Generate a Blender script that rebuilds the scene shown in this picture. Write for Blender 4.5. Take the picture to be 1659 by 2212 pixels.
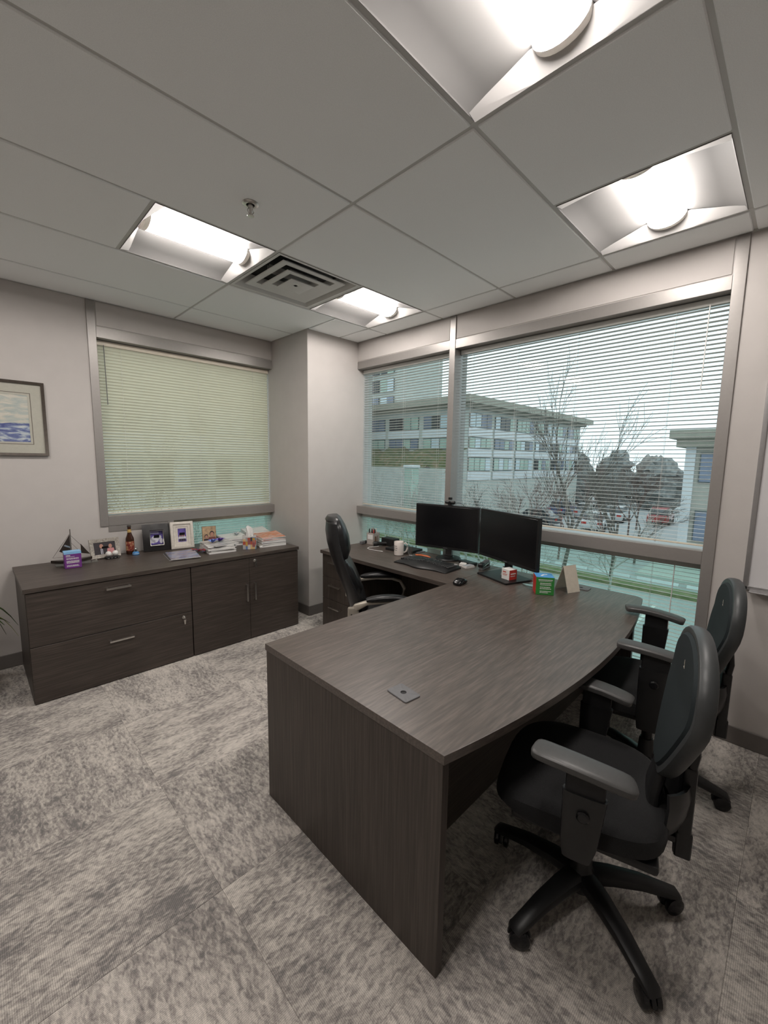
import bpy, bmesh, math, random
from mathutils import Vector, Matrix

for o in list(bpy.data.objects): bpy.data.objects.remove(o, do_unlink=True)
SC = bpy.context.scene
COL = SC.collection
PI = math.pi
R = math.radians

# ------------------------------------------------------------------ camera
cam_d = bpy.data.cameras.new('camera'); cam = bpy.data.objects.new('camera', cam_d); COL.objects.link(cam)
rt = Vector((0.70767793, -0.7063766, 0.01496818)); up = Vector((0.07666705, 0.09783405, 0.99224526)); fw = Vector((0.70236323, 0.70104251, -0.12339081))
mw = Matrix((rt, up, -fw)).transposed().to_4x4(); mw.translation = (0, 0, 1.5583)
cam.matrix_world = mw
cam_d.sensor_fit = 'VERTICAL'; cam_d.sensor_height = 24.0
cam_d.lens = 902.06 / 2212 * 24.0
cam_d.clip_start = 0.05; cam_d.clip_end = 500
SC.camera = cam

# ------------------------------------------------------------------ sky (overcast), exposure
W = bpy.data.worlds.new('world'); SC.world = W; W.use_nodes = True
bg = W.node_tree.nodes['Background']; bg.inputs[0].default_value = (0.83, 0.935, 1.0, 1); bg.inputs[1].default_value = 1.45
SC.view_settings.view_transform = 'Standard'; SC.view_settings.look = 'None'
SC.view_settings.exposure = 0.15; SC.view_settings.gamma = 1.0; SC.view_settings.use_curve_mapping = False
SC.cycles.use_denoising = True; SC.cycles.use_adaptive_sampling = True; SC.cycles.adaptive_threshold = 0.02
SC.cycles.max_bounces = 7; SC.cycles.diffuse_bounces = 5; SC.cycles.glossy_bounces = 3; SC.cycles.transmission_bounces = 4; SC.cycles.transparent_max_bounces = 12
LAMP = 45.0     # radiance of all troffer lenses, the added unseen pair included

# ------------------------------------------------------------------ room numbers
XB, YA, H, T = 2.955, 4.0, 2.745, 0.661
XW, YS = -2.25, -2.20
X1, YC = 1.382, 0.954
COLX, COLY = 2.33, 3.36

# ------------------------------------------------------------------ materials
MATS = {}
def nodes_of(m): return m.node_tree.nodes, m.node_tree.links
def mat(name, col, rough=0.5, metal=0.0, spec=0.5, noise=None, bump=None, trans=0.0, ior=1.45, alpha=1.0, sheen=0.0, coat=0.0):
    if name in MATS: return MATS[name]
    m = bpy.data.materials.new(name); m.use_nodes = True
    N, L = nodes_of(m); b = N['Principled BSDF']
    b.inputs['Base Color'].default_value = (*col, 1); b.inputs['Roughness'].default_value = rough
    b.inputs['Metallic'].default_value = metal; b.inputs['Specular IOR Level'].default_value = spec
    b.inputs['Transmission Weight'].default_value = trans; b.inputs['IOR'].default_value = ior
    b.inputs['Sheen Weight'].default_value = sheen; b.inputs['Coat Weight'].default_value = coat
    tc = N.new('ShaderNodeTexCoord')
    if noise:   # (scale, amount)
        n = N.new('ShaderNodeTexNoise'); n.inputs['Scale'].default_value = noise[0]; n.inputs['Detail'].default_value = 4
        L.new(tc.outputs['Object'], n.inputs['Vector'])
        r = N.new('ShaderNodeMapRange'); r.inputs[3].default_value = 1 - noise[1]; r.inputs[4].default_value = 1 + noise[1]
        r.inputs[1].default_value = 0.3; r.inputs[2].default_value = 0.7
        L.new(n.outputs['Fac'], r.inputs[0])
        v = N.new('ShaderNodeVectorMath'); v.operation = 'SCALE'; v.inputs[0].default_value = col
        L.new(r.outputs[0], v.inputs['Scale']); L.new(v.outputs[0], b.inputs['Base Color'])
    if bump:    # (scale, strength, distance)
        n2 = N.new('ShaderNodeTexNoise'); n2.inputs['Scale'].default_value = bump[0]; n2.inputs['Detail'].default_value = 3
        L.new(tc.outputs['Object'], n2.inputs['Vector'])
        bp = N.new('ShaderNodeBump'); bp.inputs['Strength'].default_value = bump[1]; bp.inputs['Distance'].default_value = bump[2]
        L.new(n2.outputs['Fac'], bp.inputs['Height']); L.new(bp.outputs[0], b.inputs['Normal'])
    MATS[name] = m
    return m

def mat_ramp(name, scale, stops, rough=0.6, nscale=5.0, detail=4.0, spec=0.5, bump=0.0, distort=0.0):
    """noise through a colour ramp on stretched object coordinates"""
    m = bpy.data.materials.new(name); m.use_nodes = True
    N, L = nodes_of(m); b = N['Principled BSDF']; b.inputs['Roughness'].default_value = rough; b.inputs['Specular IOR Level'].default_value = spec
    tc = N.new('ShaderNodeTexCoord'); mp = N.new('ShaderNodeMapping'); mp.inputs['Scale'].default_value = scale
    n = N.new('ShaderNodeTexNoise'); n.inputs['Scale'].default_value = nscale; n.inputs['Detail'].default_value = detail; n.inputs['Distortion'].default_value = distort
    cr = N.new('ShaderNodeValToRGB'); e = cr.color_ramp.elements
    while len(e) < len(stops): e.new(0.5)
    for i, (p, c) in enumerate(stops): e[i].position = p; e[i].color = (*c, 1)
    L.new(tc.outputs['Object'], mp.inputs[0]); L.new(mp.outputs[0], n.inputs['Vector']); L.new(n.outputs['Fac'], cr.inputs[0]); L.new(cr.outputs[0], b.inputs['Base Color'])
    if bump:
        bp = N.new('ShaderNodeBump'); bp.inputs['Strength'].default_value = bump; bp.inputs['Distance'].default_value = 0.002
        L.new(n.outputs['Fac'], bp.inputs['Height']); L.new(bp.outputs[0], b.inputs['Normal'])
    MATS[name] = m
    return m

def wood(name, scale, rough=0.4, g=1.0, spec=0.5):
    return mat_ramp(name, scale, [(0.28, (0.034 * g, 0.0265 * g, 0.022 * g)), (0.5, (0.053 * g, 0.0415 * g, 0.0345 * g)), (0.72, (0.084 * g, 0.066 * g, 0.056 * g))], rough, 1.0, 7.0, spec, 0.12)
WOOD_TOP = wood('laminate_grain_along_top', (9, 110, 110), 0.38, 1.45, 0.9)  # desktop base lightened, its sheen partly put into the colour
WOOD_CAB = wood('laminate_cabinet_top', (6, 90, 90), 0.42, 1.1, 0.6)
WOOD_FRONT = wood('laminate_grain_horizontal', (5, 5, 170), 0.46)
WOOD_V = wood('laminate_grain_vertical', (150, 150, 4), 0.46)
WOOD_RET = wood('laminate_grain_along_return', (110, 9, 110), 0.40, 1.4, 0.8)  # return base lightened for sheen like the desktop

WALL = mat('wall_paint', (0.53, 0.50, 0.478), 0.75, spec=0.3, noise=(9, 0.02), bump=(260, 0.06, 0.001))
TILE = mat('ceiling_tile_white', (0.90, 0.92, 0.92), 0.9, spec=0.2, noise=(320, 0.04), bump=(420, 0.15, 0.001))
TEE = mat('ceiling_grid_shaded', (0.55, 0.55, 0.53), 0.5, spec=0.4, noise=(3, 0.02))  # white tees, the shade between tegular tiles put into the colour
FRAME = mat('aluminium_taupe', (0.315, 0.297, 0.282), 0.40, metal=0.4, noise=(60, 0.02))
BASEB = mat('baseboard_rubber_grey', (0.15, 0.135, 0.125), 0.55, noise=(12, 0.04))
BLACKP = mat('black_plastic', (0.011, 0.011, 0.0115), 0.42, noise=(40, 0.1), bump=(500, 0.08, 0.0005))
BLACKG = mat('black_gloss', (0.008, 0.008, 0.009), 0.16, noise=(20, 0.05))
BLACKM = mat('black_matte', (0.010, 0.010, 0.011), 0.6, noise=(60, 0.15))
PADM = mat('armpad_urethane', (0.058, 0.057, 0.056), 0.38, noise=(90, 0.06), bump=(350, 0.1, 0.0006))
FABRIC = mat('charcoal_seat_fabric', (0.0125, 0.0125, 0.013), 0.85, spec=0.2, noise=(420, 0.3), bump=(700, 0.5, 0.001), sheen=0.05)
MESHF = mat('teal_black_back_fabric', (0.013, 0.018, 0.020), 0.75, spec=0.3, noise=(500, 0.3), bump=(800, 0.4, 0.001))
RIM = mat('back_rim_grey', (0.040, 0.043, 0.044), 0.42, noise=(60, 0.06))
LEATHER = mat('black_leather', (0.012, 0.012, 0.013), 0.30, noise=(30, 0.15), bump=(140, 0.12, 0.001))
CHROME = mat('brushed_nickel', (0.62, 0.60, 0.57), 0.28, metal=1.0, noise=(80, 0.03))
SILVER = mat('warm_silver_plastic', (0.44, 0.40, 0.34), 0.38, metal=0.35, noise=(50, 0.03))
GREYP = mat('grey_plastic', (0.13, 0.13, 0.135), 0.5, noise=(60, 0.06))
WHITEP = mat('white_paper', (0.74, 0.73, 0.71), 0.7, noise=(30, 0.03))
WHITEE = mat('white_enamel', (0.62, 0.61, 0.59), 0.35, noise=(8, 0.02))
BEIGE = mat('blind_rail_beige', (0.66, 0.60, 0.49), 0.45, noise=(20, 0.03))

def glass_mat(name, tint, refl=0.05):
    m = bpy.data.materials.new(name); m.use_nodes = True; N, L = nodes_of(m)
    for n in list(N): N.remove(n)
    out = N.new('ShaderNodeOutputMaterial'); mx = N.new('ShaderNodeMixShader'); t = N.new('ShaderNodeBsdfTransparent'); g = N.new('ShaderNodeBsdfGlossy')
    t.inputs[0].default_value = (*tint, 1); g.inputs['Roughness'].default_value = 0.02; g.inputs[0].default_value = (0.9, 0.9, 0.9, 1)
    tc = N.new('ShaderNodeTexCoord'); nz = N.new('ShaderNodeTexNoise'); nz.inputs['Scale'].default_value = 1.5
    mr = N.new('ShaderNodeMapRange'); mr.inputs[3].default_value = refl * 0.9; mr.inputs[4].default_value = refl * 1.1
    L.new(tc.outputs['Object'], nz.inputs['Vector']); L.new(nz.outputs['Fac'], mr.inputs[0]); L.new(mr.outputs[0], mx.inputs[0])
    L.new(t.outputs[0], mx.inputs[1]); L.new(g.outputs[0], mx.inputs[2]); L.new(mx.outputs[0], out.inputs[0])
    MATS[name] = m; return m
GLASS_UP = glass_mat('window_glass', (0.90, 0.955, 0.945), 0.03)
GLASS_LOW = glass_mat('window_glass_low_green', (0.76, 0.90, 0.845), 0.03)
ACRYLIC = glass_mat('clear_acrylic', (0.92, 0.95, 0.95), 0.18)

def slat_mat(name, c0, c1, tcol, tmix):
    m = bpy.data.materials.new(name); m.use_nodes = True; N, L = nodes_of(m); b = N['Principled BSDF']
    b.inputs['Roughness'].default_value = 0.45; b.inputs['Specular IOR Level'].default_value = 0.4
    tc = N.new('ShaderNodeTexCoord'); nz = N.new('ShaderNodeTexNoise'); nz.inputs['Scale'].default_value = 3
    cr = N.new('ShaderNodeValToRGB'); cr.color_ramp.elements[0].color = (*c0, 1); cr.color_ramp.elements[1].color = (*c1, 1)
    L.new(tc.outputs['Object'], nz.inputs['Vector']); L.new(nz.outputs['Fac'], cr.inputs[0]); L.new(cr.outputs[0], b.inputs['Base Color'])
    tr = N.new('ShaderNodeBsdfTranslucent'); tr.inputs[0].default_value = (*tcol, 1); mx = N.new('ShaderNodeMixShader'); mx.inputs[0].default_value = tmix
    L.new(b.outputs[0], mx.inputs[1]); L.new(tr.outputs[0], mx.inputs[2]); L.new(mx.outputs[0], N['Material Output'].inputs[0])
    MATS[name] = m; return m
SLAT = slat_mat('blind_slat_backlit_grey', (0.56, 0.56, 0.53), (0.62, 0.615, 0.58), (0.60, 0.64, 0.58), 0.12)  # same cream slats, their backlit shade put into this grey
SLATC = slat_mat('blind_slat_cream_glow', (0.76, 0.74, 0.66), (0.82, 0.80, 0.71), (0.95, 0.92, 0.80), 0.52)  # cream slats, the daylight glow put into strong translucency

def emit_mat(name, col, s):
    m = bpy.data.materials.new(name); m.use_nodes = True; N, L = nodes_of(m); b = N['Principled BSDF']
    b.inputs['Base Color'].default_value = (0.8, 0.8, 0.78, 1); b.inputs['Emission Color'].default_value = (*col, 1); b.inputs['Emission Strength'].default_value = s
    MATS[name] = m; return m
LENS = emit_mat('troffer_lens_lit', (1.0, 0.935, 0.885), LAMP)

def carpet_mat():
    m = bpy.data.materials.new('carpet_tile_heather'); m.use_nodes = True; N, L = nodes_of(m); b = N['Principled BSDF']
    b.inputs['Roughness'].default_value = 0.95; b.inputs['Specular IOR Level'].default_value = 0.1
    tc = N.new('ShaderNodeTexCoord'); oi = N.new('ShaderNodeObjectInfo')
    vm = N.new('ShaderNodeVectorMath'); vm.operation = 'SCALE'; vm.inputs[0].default_value = (37, 53, 11); L.new(oi.outputs['Random'], vm.inputs['Scale'])
    ad = N.new('ShaderNodeVectorMath'); L.new(tc.outputs['Object'], ad.inputs[0]); L.new(vm.outputs[0], ad.inputs[1])
    def nz(scale, s, det, rough=0.6, dist=0.0):
        mp = N.new('ShaderNodeMapping'); mp.inputs['Scale'].default_value = scale; L.new(ad.outputs[0], mp.inputs[0])
        n = N.new('ShaderNodeTexNoise'); n.inputs['Scale'].default_value = s; n.inputs['Detail'].default_value = det; n.inputs['Roughness'].default_value = rough; n.inputs['Distortion'].default_value = dist
        L.new(mp.outputs[0], n.inputs['Vector']); return n
    big = nz((1.0, 1.8, 1), 2.6, 2); med = nz((0.5, 1.0, 1), 80, 4, 0.62, 0.5); fine = nz((1, 1, 1), 420, 2); mid = nz((0.4, 1.0, 1), 24, 2, 0.6)
    def math_(op, a, bb):
        n = N.new('ShaderNodeMath'); n.operation = op
        for i, q in enumerate((a, bb)):
            if isinstance(q, (int, float)): n.inputs[i].default_value = q
            else: L.new(q, n.inputs[i])
        return n.outputs[0]
    s1 = math_('MULTIPLY', big.outputs['Fac'], 0.46); s2 = math_('MULTIPLY', med.outputs['Fac'], 0.79); s3 = math_('MULTIPLY', mid.outputs['Fac'], 0.35)
    tot = math_('ADD', math_('ADD', s1, s2), s3)
    rnd = math_('MULTIPLY', math_('SUBTRACT', oi.outputs['Random'], 0.5), 0.06)
    tot = math_('ADD', tot, rnd)
    cr = N.new('ShaderNodeValToRGB'); e = cr.color_ramp.elements; e.new(0.5); e.new(0.6)
    for i, (p, c) in enumerate([(0.62, (0.185, 0.175, 0.17)), (0.74, (0.315, 0.29, 0.27)), (0.86, (0.485, 0.45, 0.412)), (1.02, (0.62, 0.575, 0.525))]):
        e[i].position = p; e[i].color = (*c, 1)
    L.new(tot, cr.inputs[0])
    wv = N.new('ShaderNodeTexWave'); wv.inputs['Scale'].default_value = 62; wv.bands_direction = 'X'; wv.inputs['Distortion'].default_value = 0.6
    L.new(tc.outputs['Object'], wv.inputs['Vector'])
    ribs = math_('ADD', math_('MULTIPLY', wv.outputs['Fac'], 0.30), math_('MULTIPLY', fine.outputs['Fac'], 0.9))
    gain = math_('ADD', ribs, 0.38)
    sc = N.new('ShaderNodeVectorMath'); sc.operation = 'SCALE'; L.new(cr.outputs[0], sc.inputs[0]); L.new(gain, sc.inputs['Scale']); L.new(sc.outputs[0], b.inputs['Base Color'])
    bp = N.new('ShaderNodeBump'); bp.inputs['Strength'].default_value = 0.5; bp.inputs['Distance'].default_value = 0.003; L.new(ribs, bp.inputs['Height']); L.new(bp.outputs[0], b.inputs['Normal'])
    MATS[m.name] = m; return m
CARPET = carpet_mat()

# ------------------------------------------------------------------ mesh helpers
class MB:
    def __init__(s): s.v = []; s.f = []; s.m = []; s.wn = False
    def add(s, vs, fs, M=None, mi=0):
        n = len(s.v)
        s.v += [tuple(M @ Vector(p)) if M is not None else tuple(p) for p in vs]
        s.f += [[i + n for i in f] for f in fs]; s.m += [mi] * len(fs); return s
    def box(s, x0, x1, y0, y1, z0, z1, M=None, mi=0):
        vs = [(x, y, z) for z in (z0, z1) for y in (y0, y1) for x in (x0, x1)]
        return s.add(vs, [(0, 2, 3, 1), (4, 5, 7, 6), (0, 1, 5, 4), (2, 6, 7, 3), (0, 4, 6, 2), (1, 3, 7, 5)], M, mi)
    def rbox(s, x0, x1, y0, y1, z0, z1, r=0.004, seg=2, M=None, mi=0, fn=None, cuts=0):
        s.wn = s.wn or (fn is None and r < .03); bm = bmesh.new(); bmesh.ops.create_cube(bm, size=1.0)
        for v in bm.verts: v.co = Vector(((x0 + x1) / 2 + v.co.x * (x1 - x0), (y0 + y1) / 2 + v.co.y * (y1 - y0), (z0 + z1) / 2 + v.co.z * (z1 - z0)))
        bmesh.ops.bevel(bm, geom=list(bm.edges), offset=min(r, .49 * min(x1 - x0, y1 - y0, z1 - z0)), segments=seg, profile=0.5, affect='EDGES')
        if cuts: bmesh.ops.subdivide_edges(bm, edges=list(bm.edges), cuts=cuts, use_grid_fill=True)
        if fn:
            for v in bm.verts: v.co = Vector(fn(*v.co))
        bm.verts.index_update()
        s.add([tuple(v.co) for v in bm.verts], [[v.index for v in f.verts] for f in bm.faces], M, mi); bm.free(); return s
    def prism(s, poly, z0, z1, M=None, mi=0):
        n = len(poly); a = sum(poly[i][0] * poly[(i + 1) % n][1] - poly[(i + 1) % n][0] * poly[i][1] for i in range(n))
        if a < 0: poly = poly[::-1]
        vs = [(x, y, z0) for x, y in poly] + [(x, y, z1) for x, y in poly]
        fs = [list(range(n))[::-1], list(range(n, 2 * n))] + [[i, (i + 1) % n, n + (i + 1) % n, n + i] for i in range(n)]
        return s.add(vs, fs, M, mi)
    def rprism(s, poly, z0, z1, r=0.002, M=None, mi=0):
        s.wn = True; t = MB().prism(poly, z0, z1); bm = bmesh.new(); vv = [bm.verts.new(p) for p in t.v]
        for f in t.f: bm.faces.new([vv[i] for i in f])
        bm.normal_update()
        ed = [e for e in bm.edges if abs(e.verts[0].co.z - e.verts[1].co.z) < 1e-6]
        bmesh.ops.bevel(bm, geom=ed, offset=r, segments=2, profile=0.5, affect='EDGES'); bm.verts.index_update()
        s.add([tuple(v.co) for v in bm.verts], [[v.index for v in f.verts] for f in bm.faces], M, mi); bm.free(); return s
    def loft(s, secs, M=None, mi=0, caps=True, closed=False):
        n = len(secs[0]); vs = [p for q in secs for p in q]; fs = []
        k = len(secs)
        for i in range(k if closed else k - 1):
            a, b = i * n, ((i + 1) % k) * n
            for j in range(n): fs.append([a + j, a + (j + 1) % n, b + (j + 1) % n, b + j])
        if caps and not closed: fs += [list(range(n))[::-1], list(range((k - 1) * n, k * n))]
        return s.add(vs, fs, M, mi)
    def rail(s, pts, w, h=None, n=10, e=2.0, M=None, mi=0, closed=False, upv=(0, 0, 1)):
        """sweep of a superellipse w x h along a polyline"""
        pts = [Vector(p) for p in pts]; k = len(pts)
        W_ = list(w) if isinstance(w, (list, tuple)) else [w] * k
        H_ = W_ if h is None else (list(h) if isinstance(h, (list, tuple)) else [h] * k)
        secs = []; upv = Vector(upv)
        for i, p in enumerate(pts):
            if closed: t = pts[(i + 1) % k] - pts[i - 1]
            else: t = pts[min(i + 1, k - 1)] - pts[max(i - 1, 0)]
            t.normalize(); sd = t.cross(upv)
            if sd.length < 1e-3: sd = t.cross(Vector((0, 1, 0)))
            sd.normalize(); u = sd.cross(t); q = []
            for j in range(n):
                a = 2 * PI * j / n; c, d = math.cos(a), math.sin(a)
                q.append(p + sd * (W_[i] / 2 * math.copysign(abs(c) ** (2 / e), c)) + u * (H_[i] / 2 * math.copysign(abs(d) ** (2 / e), d)))
            secs.append(q)
        return s.loft(secs, M, mi, True, closed)
    def lathe(s, prof, n=20, M=None, mi=0):
        vs = [(r * math.cos(2 * PI * j / n), r * math.sin(2 * PI * j / n), z) for r, z in prof for j in range(n)]; fs = []
        for i in range(len(prof) - 1):
            for j in range(n): fs.append([i * n + j, i * n + (j + 1) % n, (i + 1) * n + (j + 1) % n, (i + 1) * n + j])
        fs += [list(range(n))[::-1], list(range((len(prof) - 1) * n, len(prof) * n))]
        return s.add(vs, fs, M, mi)
    def sheet(s, rows, th, M=None, mi=0):
        """grid of points thickened along its normal"""
        a, b = len(rows), len(rows[0]); P = [[Vector(p) for p in r] for r in rows]; N_ = []
        for i in range(a):
            for j in range(b):
                du = P[min(i + 1, a - 1)][j] - P[max(i - 1, 0)][j]; dv = P[i][min(j + 1, b - 1)] - P[i][max(j - 1, 0)]
                nn = du.cross(dv); N_.append(nn.normalized() if nn.length > 1e-9 else Vector((0, 0, 1)))
        flat = [p for r in P for p in r]; vs = [tuple(p + q * th / 2) for p, q in zip(flat, N_)] + [tuple(p - q * th / 2) for p, q in zip(flat, N_)]; fs = []; o = a * b
        for i in range(a - 1):
            for j in range(b - 1):
                q = [i * b + j, (i + 1) * b + j, (i + 1) * b + j + 1, i * b + j + 1]; fs.append(q); fs.append([k + o for k in q[::-1]])
        ring = [j for j in range(b)] + [i * b + b - 1 for i in range(1, a)] + [(a - 1) * b + j for j in range(b - 2, -1, -1)] + [i * b for i in range(a - 2, 0, -1)]
        for i in range(len(ring)):
            p, q = ring[i], ring[(i + 1) % len(ring)]; fs.append([p, q, q + o, p + o])
        return s.add(vs, fs, M, mi)
    def mesh(s, name, mats, smooth=True):
        me = bpy.data.meshes.new(name); me.from_pydata(s.v, [], s.f)
        for m in (mats if isinstance(mats, (list, tuple)) else [mats]): me.materials.append(m)
        if any(s.m): me.polygons.foreach_set('material_index', s.m)
        bm = bmesh.new(); bm.from_mesh(me); bmesh.ops.recalc_face_normals(bm, faces=bm.faces); bm.to_mesh(me); bm.free()
        if smooth: me.shade_smooth(); me.set_sharp_from_angle(angle=R(38))
        me.update(); return me
    def build(s, name, mats, parent=None, loc=None, rot=None, smooth=True):
        o = link(name, s.mesh(name, mats, smooth), parent, loc, rot)
        if s.wn and smooth: md = o.modifiers.new('weighted_normals', 'WEIGHTED_NORMAL'); md.keep_sharp = True
        return o

def link(name, me, parent=None, loc=None, rot=None):
    o = bpy.data.objects.new(name, me); COL.objects.link(o)
    if parent is not None: o.parent = parent
    if loc is not None: o.location = loc
    if rot is not None: o.rotation_euler = rot
    return o
def tag(o, label=None, cat=None, group=None, kind=None):
    if label: o['label'] = label
    if cat: o['category'] = cat
    if group: o['group'] = group
    if kind: o['kind'] = kind
    return o
def thing(name, label, cat, loc=(0, 0, 0), rz=0.0, group=None):
    o = bpy.data.objects.new(name, None); COL.objects.link(o); o.location = loc; o.rotation_euler = (0, 0, rz); o.empty_display_size = 0.1
    return tag(o, label, cat, group)
def copy_tree(o, parent=None):
    c = o.copy(); COL.objects.link(c); c.parent = parent
    for ch in [x for x in bpy.data.objects if x.parent == o]: copy_tree(ch, c)
    return c
def struct(name, mb, m, parent=None, smooth=False):
    o = mb.build(name, m, parent, smooth=smooth)
    if parent is None: o['kind'] = 'structure'
    return o
def T4(x=0, y=0, z=0, rx=0, ry=0, rz=0):
    return Matrix.Translation((x, y, z)) @ Matrix.Rotation(rz, 4, 'Z') @ Matrix.Rotation(ry, 4, 'Y') @ Matrix.Rotation(rx, 4, 'X')
def arc(cx, cy, r, a0, a1, n): return [(cx + r * math.cos(a0 + (a1 - a0) * i / n), cy + r * math.sin(a0 + (a1 - a0) * i / n)) for i in range(n + 1)]
def rrect(x0, x1, y0, y1, r, n=4):
    return arc(x1 - r, y1 - r, r, 0, PI / 2, n) + arc(x0 + r, y1 - r, r, PI / 2, PI, n) + arc(x0 + r, y0 + r, r, PI, 1.5 * PI, n) + arc(x1 - r, y0 + r, r, 1.5 * PI, 2 * PI, n)

# ================================================================== ROOM SHELL
WT = 0.20
# floor with separate carpet tiles, quarter-turned
floor = struct('floor', MB().box(XW, XB + WT, YS, YA + WT, -0.12, -0.012), mat('floor_slab', (0.12, 0.115, 0.11), 0.9, noise=(6, 0.1)))
rng = random.Random(4)
tile_me = {}
xs = [0.545 + T * k for k in range(-5, 6)]; ys = [2.005 + T * k for k in range(-7, 5)]
for i in range(len(xs) - 1):
    for j in range(len(ys) - 1):
        x0, x1, y0, y1 = max(xs[i], XW), min(xs[i + 1], XB), max(ys[j], YS), min(ys[j + 1], YA)
        if x1 - x0 < 0.02 or y1 - y0 < 0.02: continue
        g = 0.0002; w_, d_ = x1 - x0 - 2 * g, y1 - y0 - 2 * g
        turn = (i + j) % 2 == 1
        key = (round(w_, 3), round(d_, 3), turn)
        if key not in tile_me:
            a, b = (d_, w_) if turn else (w_, d_)
            tile_me[key] = MB().rbox(-a / 2, a / 2, -b / 2, b / 2, -0.012, 0.0, 0.0006, 1).mesh('carpet_tile', CARPET)
        link('carpet_tile', tile_me[key], floor, ((x0 + x1) / 2, (y0 + y1) / 2, rng.uniform(-.0004, .0004)), (0, 0, PI / 2 if turn else 0))

# walls
HT = H + 0.22
struct('wall_right', MB().box(XB, XB + WT, YS - WT, 0.312, 0, HT).box(XB, XB + WT, 0.312, YA + WT, 2.553, HT).box(XB, XB + WT, 0.312, YA + WT, -0.1, 0.045), WALL)
struct('wall_back', MB().box(XW - WT, 0.747, YA, YA + WT, 0, HT).box(0.747, XB, YA, YA + WT, 2.558, HT).box(0.747, 1.252, YA, YA + WT, 0, 0.987).box(1.252, XB, YA, YA + WT, -0.1, 0.10), WALL)
struct('wall_left', MB().box(XW - WT, XW, YS - WT, YA, 0, HT), WALL)
struct('wall_front', MB().box(XW, XB, YS - WT, YS, 0, HT), WALL)
struct('column_corner', MB().rbox(COLX, XB + WT + .01, COLY, YA + WT + .01, 0.0, HT, 0.004, 2), WALL)
BBH, BBT = 0.10, 0.011
struct('baseboard_right', MB().rbox(XB - BBT, XB, YS, 0.305, 0.0, BBH, 0.004), BASEB, smooth=True)
struct('baseboard_back', MB().rbox(XW, COLX, YA - BBT, YA, 0.0, BBH, 0.004), BASEB, smooth=True)
struct('baseboard_left', MB().rbox(XW, XW + BBT, YS, YA - BBT, 0.0, BBH, 0.004), BASEB, smooth=True)
struct('baseboard_front', MB().rbox(XW + BBT, XB - BBT, YS, YS + BBT, 0.0, BBH, 0.004), BASEB, smooth=True)
struct('baseboard_column', MB().rbox(COLX - BBT, COLX, COLY - BBT, YA - BBT, 0.0, BBH, 0.004).rbox(COLX, XB, COLY - BBT, COLY, 0.0, BBH, 0.004), BASEB, smooth=True)

# windows: frames and panes
FX0, FX1 = XB - 0.010, XB + 0.175       # frame depth, right wall
def window_right(name, y0, y1, jambs):
    root = bpy.data.objects.new(name, None); COL.objects.link(root); root['kind'] = 'structure'
    for a, b in jambs: MB().rbox(FX0, FX1, a, b, 0.0, H + .05, 0.003).build('jamb', FRAME, root)
    for a, b in ((2.483, 2.556), (0.988, 1.068), (0.045, 0.105)):
        MB().rbox(FX0 + .003, FX1, y0, y1, a, b, 0.003).build('rail', FRAME, root)
    MB().box(XB + .150, XB + .158, y0 - .005, y1 + .005, 1.06, 2.49).build('pane', GLASS_UP, root, smooth=False)
    MB().box(XB + .150, XB + .158, y0 - .005, y1 + .005, 0.10, 0.995).build('pane', GLASS_LOW, root, smooth=False)
    # the painted panel over the head rail, a hair proud of the wall
    MB().rbox(XB - .004, XB + .05, y0 + .006, y1 - .006, 2.562, H - .006, 0.002).build('head_panel', WALL, root)
    return root
window_right('window_1', 0.366, 2.137, ((0.310, 0.366), (2.137, 2.196)))
window_right('window_2', 2.196, COLY, ())
GY0, GY1 = YA - 0.010, YA + 0.175
wA = bpy.data.objects.new('window_3', None); COL.objects.link(wA); wA['kind'] = 'structure'
MB().rbox(0.745, 0.803, GY0, GY1, 0.985, H + .05, 0.003).build('jamb', FRAME, wA)
MB().rbox(0.803, COLX, GY0 + .003, GY1, 2.475, 2.560, 0.003).build('rail', FRAME, wA)
MB().rbox(0.803, COLX, GY0 + .003, GY1, 0.985, 1.068, 0.003).build('rail', FRAME, wA)
MB().rbox(1.250, 1.305, GY0 + .004, GY1, 0.0, 0.985, 0.003).build('post', FRAME, wA)
MB().rbox(1.305, COLX, GY0 + .004, GY1, 0.045, 0.105, 0.003).build('rail', FRAME, wA)
MB().box(0.79, COLX + .005, YA + .150, YA + .158, 1.06, 2.485).build('pane', GLASS_UP, wA, smooth=False)
MB().box(1.30, COLX + .005, YA + .150, YA + .158, 0.10, 0.99).build('pane', GLASS_LOW, wA, smooth=False)
MB().rbox(0.809, COLX - .006, YA - .004, YA + .05, 2.566, H - .006, 0.002).build('head_panel', WALL, wA)
MB().rbox(0.80, 1.246, YA - .004, YA + .02, 0.935, 0.982, 0.002).build('apron', FRAME, wA)

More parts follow.
